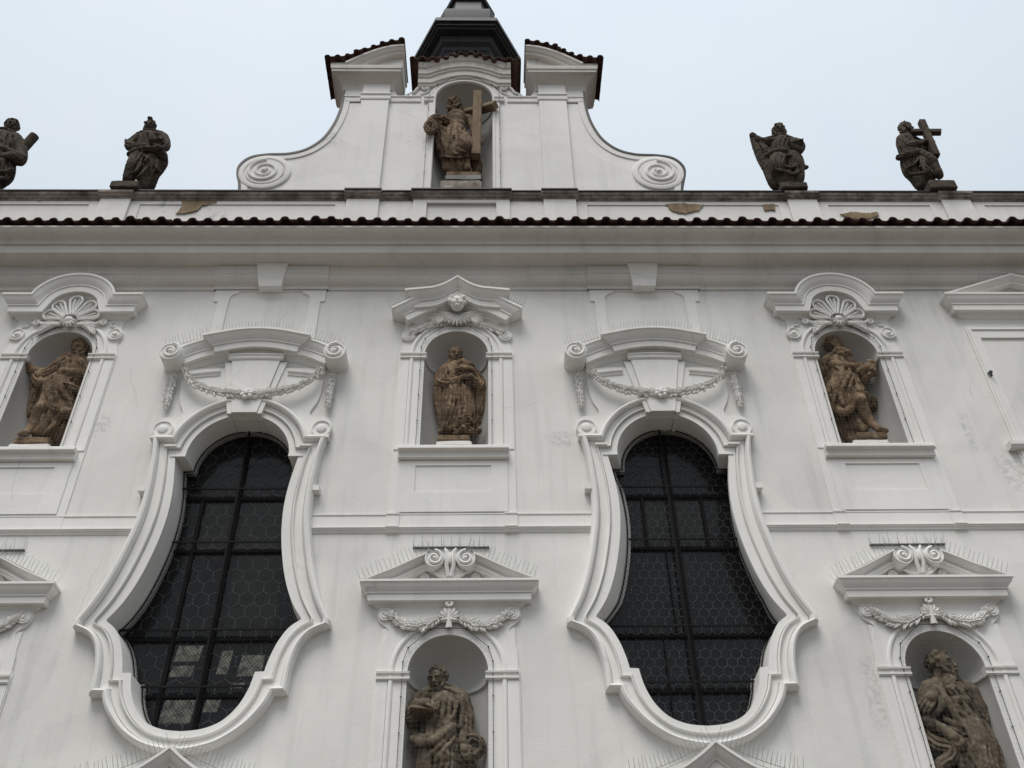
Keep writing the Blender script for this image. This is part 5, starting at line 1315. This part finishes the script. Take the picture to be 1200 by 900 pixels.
   ('robe','t',[(-0.023,-0.1,0.966,0.109),(-0.043,-0.16,0.645,0.095),(-0.087,-0.12,0.459,0.095),(-0.141,-0.1,0.332,0.075)]),
   ('robe','t',[(-0.21,0.0,1.254,0.111),(-0.206,0.02,1.065,0.11),(-0.16,0.03,0.822,0.109),(-0.161,0.03,0.528,0.069)]),
   ('robe','t',[(0.323,0.02,1.217,0.111),(0.364,0.03,1.021,0.102),(0.345,0.04,0.803,0.093)]),
   ('robe','t',[(-0.104,-0.14,1.161,0.023),(-0.159,-0.1,0.967,0.027),(-0.131,-0.1,0.669,0.027),(-0.154,-0.08,0.443,0.023)]),
   ('robe','t',[(-0.024,-0.18,1.102,0.023),(-0.036,-0.2,0.835,0.023),(0.027,-0.18,0.508,0.023)]),
   ('robe','t',[(0.113,-0.18,1.102,0.027),(0.126,-0.18,0.85,0.027),(0.118,-0.16,0.718,0.023)]),
   ('robe','t',[(0.19,-0.16,1.118,0.027),(0.231,-0.14,0.882,0.031),(0.271,-0.1,0.667,0.027)]),
   ('robe','t',[(-0.114,-0.14,1.525,0.028),(-0.136,-0.18,1.308,0.027),(-0.023,-0.22,1.132,0.027)]),
   ('figure','t',[(-0.151,-0.1,0.344,0.049),(-0.193,-0.16,0.275,0.041)]),
  ],
  lumps=[(-0.006, -0.2, 0.349), (0.049, -0.2, 0.397), (0.113, -0.2, 0.492), (0.179, -0.2, 0.54), (0.227, -0.2, 0.468), (0.275, -0.2, 0.419), (0.322, -0.2, 0.372), (0.2, -0.2, 0.372), (0.125, -0.2, 0.349), (0.07, -0.2, 0.278), (0.164, -0.2, 0.278), (0.239, -0.2, 0.277), (0.295, -0.2, 0.253), (0.35, -0.2, 0.467), (0.12, -0.2, 0.686), (-0.062, -0.2, 0.314), (0.351, -0.2, 0.3), (0.024, -0.2, 0.243), (0.096, -0.2, 0.42)],
 ),
 'pilgrim': dict(
  o=(5.919, 0.22, 9.756),
  shade='warm',
  hair='curly',
  beard=0.18,
  plinth=(-0.22, 0.22, -0.19, 0.21, 0.115, 0.226),
  block=(-0.302, 0.203, -0.21, 0.19, 0.0, 0.077),
  head=(-0.096, -0.04, 2.045, 0.129, (0.62, -0.74, -0.12)),
  items=[
   ('figure','t',[(-0.064,0.0,1.947,0.093),(-0.063,0.02,1.832,0.106)]),
   ('figure','t',[(-0.222,-0.14,1.518,0.091),(-0.064,-0.18,1.454,0.077),(0.13,-0.18,1.453,0.06)]),
   ('figure','h',(0.174,-0.2,1.393,0.077),(0.8,-0.3,0.3),(0,-1,0)),
   ('figure','h',(0.298,-0.16,1.413,0.078),(0.3,-0.3,0.8),(0,-1,0)),
   ('figure','t',[(0.014,-0.08,1.037,0.136),(-0.016,-0.18,0.793,0.1),(0.027,-0.12,0.628,0.083),(0.078,-0.12,0.419,0.058),(0.135,-0.16,0.285,0.049),(0.222,-0.18,0.249,0.037)]),
   ('figure','t',[(-0.09,0.0,0.777,0.093),(-0.064,0.0,0.539,0.075),(-0.012,-0.04,0.378,0.058)]),
   ('hair','t',[(-0.1,-0.13,1.845,0.057),(-0.047,-0.19,1.767,0.057),(0.016,-0.2,1.723,0.048),(0.07,-0.18,1.697,0.026)]),
   ('hair','t',[(-0.121,-0.13,1.801,0.053),(-0.079,-0.18,1.712,0.052),(-0.022,-0.18,1.677,0.039),(0.014,-0.17,1.634,0.022)]),
   ('robe','t',[(-0.091,0.0,1.64,0.193),(-0.122,0.0,1.411,0.208),(-0.125,0.0,1.215,0.224)]),
   ('robe','t',[(-0.238,0.0,1.713,0.11),(-0.038,0.03,1.782,0.132),(0.093,0.05,1.756,0.102)]),
   ('robe','t',[(-0.282,-0.04,1.663,0.096),(-0.322,-0.02,1.508,0.087)]),
   ('robe','t',[(0.1,0.04,1.703,0.097),(0.258,0.0,1.41,0.095)]),
   ('robe','t',[(-0.118,0.0,1.242,0.241),(-0.175,-0.02,0.978,0.238),(-0.192,-0.02,0.816,0.177)]),
   ('robe','t',[(0.022,-0.06,1.136,0.12),(0.013,-0.14,0.933,0.118),(0.104,-0.1,0.911,0.072)]),
   ('robe','t',[(0.096,-0.12,1.42,0.043),(0.034,-0.12,1.169,0.051),(0.103,-0.1,0.993,0.051)]),
   ('robe','t',[(-0.385,-0.04,0.827,0.051),(-0.285,-0.12,0.63,0.058),(-0.117,-0.14,0.745,0.054),(-0.065,-0.2,0.857,0.038),(0.047,-0.2,0.884,0.038)]),
   ('robe','t',[(-0.261,0.1,1.497,0.087),(-0.26,0.12,1.093,0.108),(-0.22,0.12,0.713,0.118),(-0.198,0.12,0.449,0.105),(-0.173,0.12,0.293,0.083)]),
   ('robe','t',[(-0.117,0.06,0.772,0.127),(-0.076,0.06,0.507,0.117)]),
   ('robe','t',[(0.276,0.06,0.987,0.077),(0.263,0.06,0.851,0.055)]),
   ('robe','t',[(-0.259,-0.16,1.331,0.026),(-0.32,-0.2,1.021,0.03),(-0.406,-0.16,0.784,0.029)]),
   ('robe','t',[(-0.152,-0.16,1.33,0.026),(-0.291,-0.2,0.966,0.029),(-0.284,-0.2,0.724,0.029)]),
   ('robe','t',[(0.01,-0.14,1.18,0.03),(-0.207,-0.2,0.966,0.029),(-0.307,-0.2,0.804,0.029)]),
   ('robe','t',[(-0.253,-0.1,1.668,0.031),(-0.17,-0.14,1.603,0.03),(0.045,-0.1,1.638,0.031)]),
  ],
  lumps=[(0.149, -0.2, 1.295), (0.206, -0.2, 1.267), (0.263, -0.2, 1.323), (0.32, -0.2, 1.379), (0.306, -0.2, 1.492), (0.227, -0.2, 1.435), (0.15, -0.2, 1.211), (0.345, -0.2, 1.35)],
 ),
 'reader': dict(
  o=(-0.006, 0.2, 4.427),
  shade='grey',
  hair='curly',
  beard=0.1,
  plinth=(-0.291, 0.291, -0.18, 0.22, 0.0, 0.079),
  head=(-0.124, -0.05, 1.993, 0.108, (-0.32, -0.88, -0.28)),
  items=[
   ('figure','t',[(-0.083,0.0,1.908,0.079),(-0.045,0.02,1.84,0.087)]),
   ('figure','t',[(-0.422,-0.12,1.567,0.062),(-0.301,-0.26,1.582,0.051)]),
   ('figure','h',(-0.259,-0.28,1.609,0.07),(0.9,-0.25,-0.15),(0,-0.6,0.8)),
   ('figure','t',[(-0.353,-0.27,1.658,0.017),(-0.38,-0.27,1.709,0.016),(-0.405,-0.27,1.76,0.013)]),
   ('figure','h',(0.209,-0.16,1.136,0.055),(0.3,-0.4,-0.8),(0,-1,0)),
   ('robe','t',[(-0.04,0.0,1.683,0.187),(-0.05,0.0,1.537,0.185),(-0.067,0.0,1.394,0.198)]),
   ('robe','t',[(-0.246,0.0,1.789,0.11),(-0.053,0.03,1.83,0.122),(0.151,0.03,1.783,0.104)]),
   ('robe','t',[(-0.259,0.0,1.775,0.11),(-0.377,-0.06,1.59,0.094),(-0.406,-0.1,1.502,0.076),(-0.316,-0.22,1.54,0.062)]),
   ('robe','t',[(0.167,0.0,1.755,0.095),(0.214,-0.02,1.556,0.094),(0.224,-0.06,1.382,0.085),(0.207,-0.12,1.206,0.069)]),
   ('robe','t',[(-0.254,-0.02,1.856,0.043),(-0.164,-0.06,1.808,0.035)]),
   ('robe','t',[(0.064,-0.02,1.853,0.041),(0.139,-0.04,1.784,0.043)]),
   ('robe','t',[(-0.378,-0.12,1.261,0.039),(-0.217,-0.22,1.174,0.047),(-0.066,-0.24,1.234,0.05),(0.08,-0.18,1.381,0.045)]),
   ('robe','t',[(-0.371,-0.08,1.339,0.034),(-0.207,-0.2,1.25,0.039),(-0.001,-0.22,1.324,0.039)]),
   ('robe','t',[(-0.143,-0.2,1.397,0.02),(-0.004,-0.2,1.402,0.02),(0.135,-0.14,1.374,0.02)]),
   ('robe','t',[(-0.067,0.0,1.394,0.212),(-0.074,0.0,1.168,0.223),(-0.083,0.02,0.983,0.235),(-0.089,0.04,0.721,0.246),(-0.077,0.05,0.337,0.227),(-0.044,0.05,0.136,0.211)]),
   ('robe','t',[(-0.027,-0.1,1.105,0.124),(0.007,-0.16,0.948,0.109),(-0.016,-0.14,0.795,0.108),(-0.051,-0.1,0.547,0.094),(-0.054,-0.06,0.181,0.079)]),
   ('robe','t',[(-0.321,-0.06,1.15,0.028),(-0.245,-0.12,1.073,0.033),(-0.268,-0.1,0.944,0.036)]),
   ('robe','t',[(0.082,-0.2,1.317,0.028),(-0.063,-0.24,1.137,0.033),(-0.197,-0.2,1.004,0.033),(-0.264,-0.14,0.891,0.03)]),
   ('robe','t',[(0.098,-0.2,1.233,0.025),(-0.021,-0.24,1.082,0.027),(-0.099,-0.22,0.955,0.027)]),
   ('robe','t',[(0.129,-0.14,1.684,0.023),(0.078,-0.2,1.487,0.025),(-0.003,-0.2,1.374,0.02)]),
   ('robe','t',[(-0.027,-0.18,1.698,0.02),(-0.036,-0.2,1.545,0.02),(-0.088,-0.2,1.431,0.02)]),
   ('robe','t',[(-0.128,-0.16,1.722,0.017),(-0.092,-0.2,1.56,0.017)]),
   ('robe','t',[(0.184,-0.1,1.729,0.029),(0.188,-0.14,1.538,0.031),(0.163,-0.14,1.395,0.028)]),
   ('robe','t',[(0.22,-0.1,1.241,0.056),(0.304,-0.12,1.274,0.047),(0.387,-0.1,1.211,0.05),(0.374,-0.08,1.121,0.055),(0.277,-0.1,1.088,0.061),(0.222,-0.14,1.157,0.042)]),
   ('robe','t',[(0.163,0.0,1.166,0.098),(0.193,0.0,1.028,0.097),(0.276,0.04,0.986,0.069)]),
  ],
  tome=((-0.28, -0.22, 1.525), 0.129, 0.11, 0.03, -0.35, 0.1),
 ),
 'hermit': dict(
  o=(5.728, 0.2, 4.307),
  shade='grey',
  hair='curly',
  beard=0.22,
  plinth=(-0.212, 0.212, -0.18, 0.22, 0.0, 0.089),
  head=(0.21, -0.05, 2.216, 0.135, (0.72, -0.68, 0.0)),
  items=[
   ('figure','t',[(0.157,0.0,2.122,0.096),(0.168,0.02,2.024,0.113)]),
   ('robe','t',[(0.223,-0.02,1.858,0.2),(0.223,-0.02,1.694,0.191),(0.282,0.0,1.533,0.2)]),
   ('figure','t',[(-0.013,0.0,1.956,0.109),(0.252,0.03,2.001,0.137),(0.468,0.03,1.928,0.12)]),
   ('figure','t',[(-0.024,-0.02,1.938,0.095),(-0.173,-0.05,1.669,0.08),(-0.173,-0.12,1.491,0.072),(-0.066,-0.2,1.394,0.059)]),
   ('figure','h',(-0.027,-0.22,1.329,0.078),(0.5,-0.3,-0.75),(0,-1,0)),
   ('figure','h',(-0.106,-0.22,1.778,0.083),(-0.6,-0.3,-0.6),(0,-1,0.2)),
   ('figure','t',[(0.465,0.03,1.92,0.113),(0.529,0.04,1.732,0.095),(0.474,0.02,1.589,0.074)]),
   ('figure','t',[(0.192,-0.16,1.757,0.083),(0.287,-0.16,1.739,0.077)]),
   ('robe','t',[(-0.056,-0.06,1.939,0.085),(-0.152,-0.08,1.776,0.084),(-0.192,-0.08,1.607,0.093),(-0.17,-0.14,1.467,0.082)]),
   ('robe','t',[(0.006,-0.12,1.931,0.037),(0.034,-0.2,1.777,0.04),(-0.04,-0.2,1.642,0.043),(-0.168,-0.16,1.559,0.043)]),
   ('robe','t',[(-0.231,-0.06,1.565,0.06),(-0.242,-0.08,1.376,0.066),(-0.176,-0.12,1.263,0.072),(-0.046,-0.16,1.199,0.071),(-0.071,-0.14,1.095,0.071),(-0.218,-0.12,1.009,0.064),(-0.178,-0.1,0.906,0.064)]),
   ('robe','t',[(0.45,0.02,1.725,0.101),(0.502,0.04,1.596,0.101),(0.508,0.04,1.512,0.067)]),
   ('robe','t',[(0.091,-0.1,1.414,0.099),(0.25,-0.1,1.445,0.105),(0.444,-0.04,1.466,0.099)]),
   ('robe','t',[(0.282,0.0,1.433,0.229),(0.298,0.0,1.22,0.246),(0.293,0.02,1.035,0.243),(0.261,0.03,0.727,0.255),(0.231,0.04,0.43,0.235),(0.165,0.04,0.141,0.215)]),
   ('robe','t',[(0.231,-0.1,1.185,0.146),(0.247,-0.14,0.981,0.128),(0.239,-0.1,0.763,0.127),(0.107,-0.05,0.261,0.108)]),
   ('robe','t',[(0.048,-0.14,1.269,0.036),(0.037,-0.16,1.102,0.042),(0.016,-0.16,0.884,0.041)]),
   ('robe','t',[(0.087,-0.16,1.31,0.033),(0.236,-0.2,1.213,0.029),(0.327,-0.16,1.052,0.026)]),
   ('robe','t',[(0.303,-0.18,1.3,0.026),(0.119,-0.18,1.126,0.029),(0.085,-0.18,0.969,0.029)]),
   ('hair','t',[(0.205,-0.13,2.065,0.041),(0.138,-0.2,1.93,0.04),(0.155,-0.23,1.857,0.033),(0.194,-0.23,1.788,0.02)]),
   ('hair','t',[(0.237,-0.13,2.056,0.037),(0.191,-0.2,1.939,0.037),(0.208,-0.23,1.865,0.033),(0.253,-0.22,1.809,0.018)]),
   ('hair','t',[(0.197,-0.1,2.087,0.034),(0.125,-0.17,1.961,0.034),(0.119,-0.21,1.874,0.03),(0.135,-0.22,1.801,0.017)]),
   ('robe','t',[(-0.035,-0.1,1.94,0.058),(0.032,-0.18,1.802,0.05),(0.091,-0.2,1.641,0.043),(0.133,-0.18,1.482,0.039)]),
   ('robe','t',[(-0.003,-0.14,1.532,0.04),(0.122,-0.18,1.449,0.043),(0.333,-0.14,1.445,0.043),(0.495,-0.06,1.491,0.04)]),
   ('robe','t',[(0.071,-0.18,1.335,0.016),(0.178,-0.2,1.339,0.018),(0.322,-0.18,1.357,0.018),(0.481,-0.1,1.369,0.023)]),
  ],
 ),
}
LABELS = dict(
 gable=('large stone saint holding a tall cross in the gable niche', 'statue', 'stone saints in the niches'),
 saw=('dark stone saint with a thick round log, on the parapet at the left edge', 'statue', 'sooty saints along the parapet'),
 book=('dark stone saint holding a book to his chest, on the parapet left of the gable', 'statue', 'sooty saints along the parapet'),
 wing=('dark stone saint with one arm flung out, on the parapet right of the gable', 'statue', 'sooty saints along the parapet'),
 crossbearer=('dark stone saint carrying a cross on the parapet, turned in profile', 'statue', 'sooty saints along the parapet'),
 cloak=('brown stone saint reaching an arm sideways from under a wide cloak, in a shell-hooded niche', 'statue', 'stone saints in the niches'),
 monk=('brown stone monk cradling a bundle, heaped flowers at his feet, in the cherub niche', 'statue', 'stone saints in the niches'),
 pilgrim=('brown stone bearded saint with bare knees turned in profile, in a shell-hooded niche', 'statue', 'stone saints in the niches'),
 reader=('grey-brown stone bearded saint pointing over a book, in the lower niche between the windows', 'statue', 'stone saints in the niches'),
 hermit=('grey-brown stone hermit with long beard and rope belt, in the lower right niche', 'statue', 'stone saints in the niches'))
for si, (nm, d) in enumerate(FIGS.items()):
    lab, cat, grp = LABELS[nm]; mat = d['shade']
    root = thing('saint_statue', lab, cat, grp, d['o'])
    hs = {'warm': .0105, 'grey': .0095, 'dark': .012, 'mid': .0125}[mat]
    fig, robe, hair = Clay(hs * .9), Clay(hs), Clay(hs * .8)
    P = d['plinth']; blockbuild('plinth', *P, mat, root, si)
    pz = P[5]
    if 'block' in d: blockbuild('base_block', *d['block'], 'stucco' if mat == 'warm' else 'copestone', root, si + 50)
    if nm == 'gable': blockbuild('base_slab', P[0] - .03, P[1] + .03, P[2] - .03, P[3], d['block'][5] - .002, P[4], 'tin', root, 77)
    hd = d['head']; hx, hy, hz, hr, hf = hd[0], hd[1], hd[2], hd[3], hd[4]
    for e in d['items']:
        cl = {'figure': fig, 'robe': robe, 'hair': hair}[e[0]]
        if e[1] == 'h': add_hand(fig, e[2][:3], e[2][3], e[3], e[4]); continue
        if e[1] == 'g': fig.tube(e[2], .012, True); continue
        pts = [(p[0], p[1], max(p[2], pz + .4 * p[3]), p[3]) for p in e[2]]
        thin = max(p[3] for p in pts) < .045
        if e[0] == 'robe' and len(pts) > 1: drape(robe, pts, si * 100 + len(robe.ops), thin)
        elif e[0] == 'hair':     # a waving lock with curls along it
            rb = random.Random(si + len(hair.ops)); cl.tube(pts, .01)
            for a_, b_ in zip(pts, pts[1:]):
                for q in range(5):
                    t_ = rb.random(); c_ = [a_[i] + (b_[i] - a_[i]) * t_ for i in range(4)]; cl.ell((c_[0] + rb.uniform(-1, 1) * c_[3] * .8, c_[1] - c_[3] * rb.uniform(.2, .9), c_[2] + rb.uniform(-.5, .5) * c_[3]), (c_[3] * .55,) * 3, .006)
        else: cl.tube(pts, .007 if thin else .02)
    if not any(e[0] == 'figure' and e[1] == 't' and len(e[2]) > 3 for e in d['items']):
        for s in (-1, 1):      # a foot showing under the hem
            fx = (P[0] + P[1]) / 2 + s * .07; fy = P[2] + .13
            fig.tube([(fx, fy + .07, pz + .04, .045), (fx + s * .015, fy - .01, pz + .03, .036), (fx + s * .02, fy - .06, pz + .022, .024)], .015)
    add_head(fig, hair, (hx, hy, hz), hr, hf, d['hair'], d['beard'], si + 3)
    fig.mesh('figure', mat, root)
    robe.mesh('robe', mat, root, folds(si + 11, .0045, 52.0))
    if hair.ops: hair.mesh('hair', mat, root)
    if 'cross' in d:
        cm = MB()
        for a, b, r in d['cross']: beam(cm, a, b, r)
        cm.build('cross', 'timber' if nm == 'gable' else mat, root, ang=25)
    if 'log' in d:
        a, b, r = d['log']; A = Vector(a); Bv = Vector(b); t = (Bv - A).normalized()
        MB().tube([A, A + t * .01, A + t * .03, Bv], [r * .7, r * .95, r, r * 1.05], 16).build('log', mat, root, ang=40)
    if 'book' in d:
        a, b, c, hgt = d['book']; A, Bv, Cv = Vector(a), Vector(b), Vector(c)
        bm = MB(); u = Vector((0, 0, 1))
        for p, q in ((A, Bv), (Bv, Cv)):
            ux = (q - p); L = ux.length / 2; ux.normalize(); tilt = (u + Vector((0, .5, 0))).normalized(); uz = (tilt - ux * tilt.dot(ux)).normalized(); uy = uz.cross(ux)
            slab(bm, (p + q) / 2 - uz * hgt * .25, ux, uy, uz, L, .022, hgt * .42); slab(bm, (p + q) / 2 - uz * hgt * .25 + uy * .02, ux, uy, uz, L * .93, .022, hgt * .39)
        bm.build('book', mat, root, smooth=False)
    if 'tome' in d:       # a closed book: two boards and a block of leaves
        c, hx_, hy_, hz_, rx, rz = d['tome']; Rm = Matrix.Rotation(rz, 3, 'Y') @ Matrix.Rotation(rx, 3, 'X'); ax_, ay_, az_ = (Rm @ Vector(v) for v in ((1, 0, 0), (0, 1, 0), (0, 0, 1)))
        tm = MB(); c = Vector(c); slab(tm, c, ax_, ay_, az_, hx_ * .95, hy_ * .95, hz_ * .75)
        for s in (-1, 1): slab(tm, c + az_ * hz_ * .86 * s, ax_, ay_, az_, hx_, hy_, hz_ * .14)
        tm.build('book', mat, root, smooth=False)
    if 'lumps' in d:
        lc = Clay(.008); r = random.Random(si)
        for p in d['lumps']:
            c = Vector(p)
            for k in range(5):
                a = r.uniform(0, 6.28); lc.ell((c.x + .022 * math.cos(a), c.y + r.uniform(-.03, .06), max(pz, c.z + .022 * math.sin(a))), (r.uniform(.016, .028), .026, r.uniform(.014, .024)), .008)
            lc.ell((c.x, c.y + .06, max(pz + .02, c.z)), (.045, .06, .045), .012)
        lc.mesh('bundle' if nm == 'pilgrim' else 'flower_heap', mat, root)
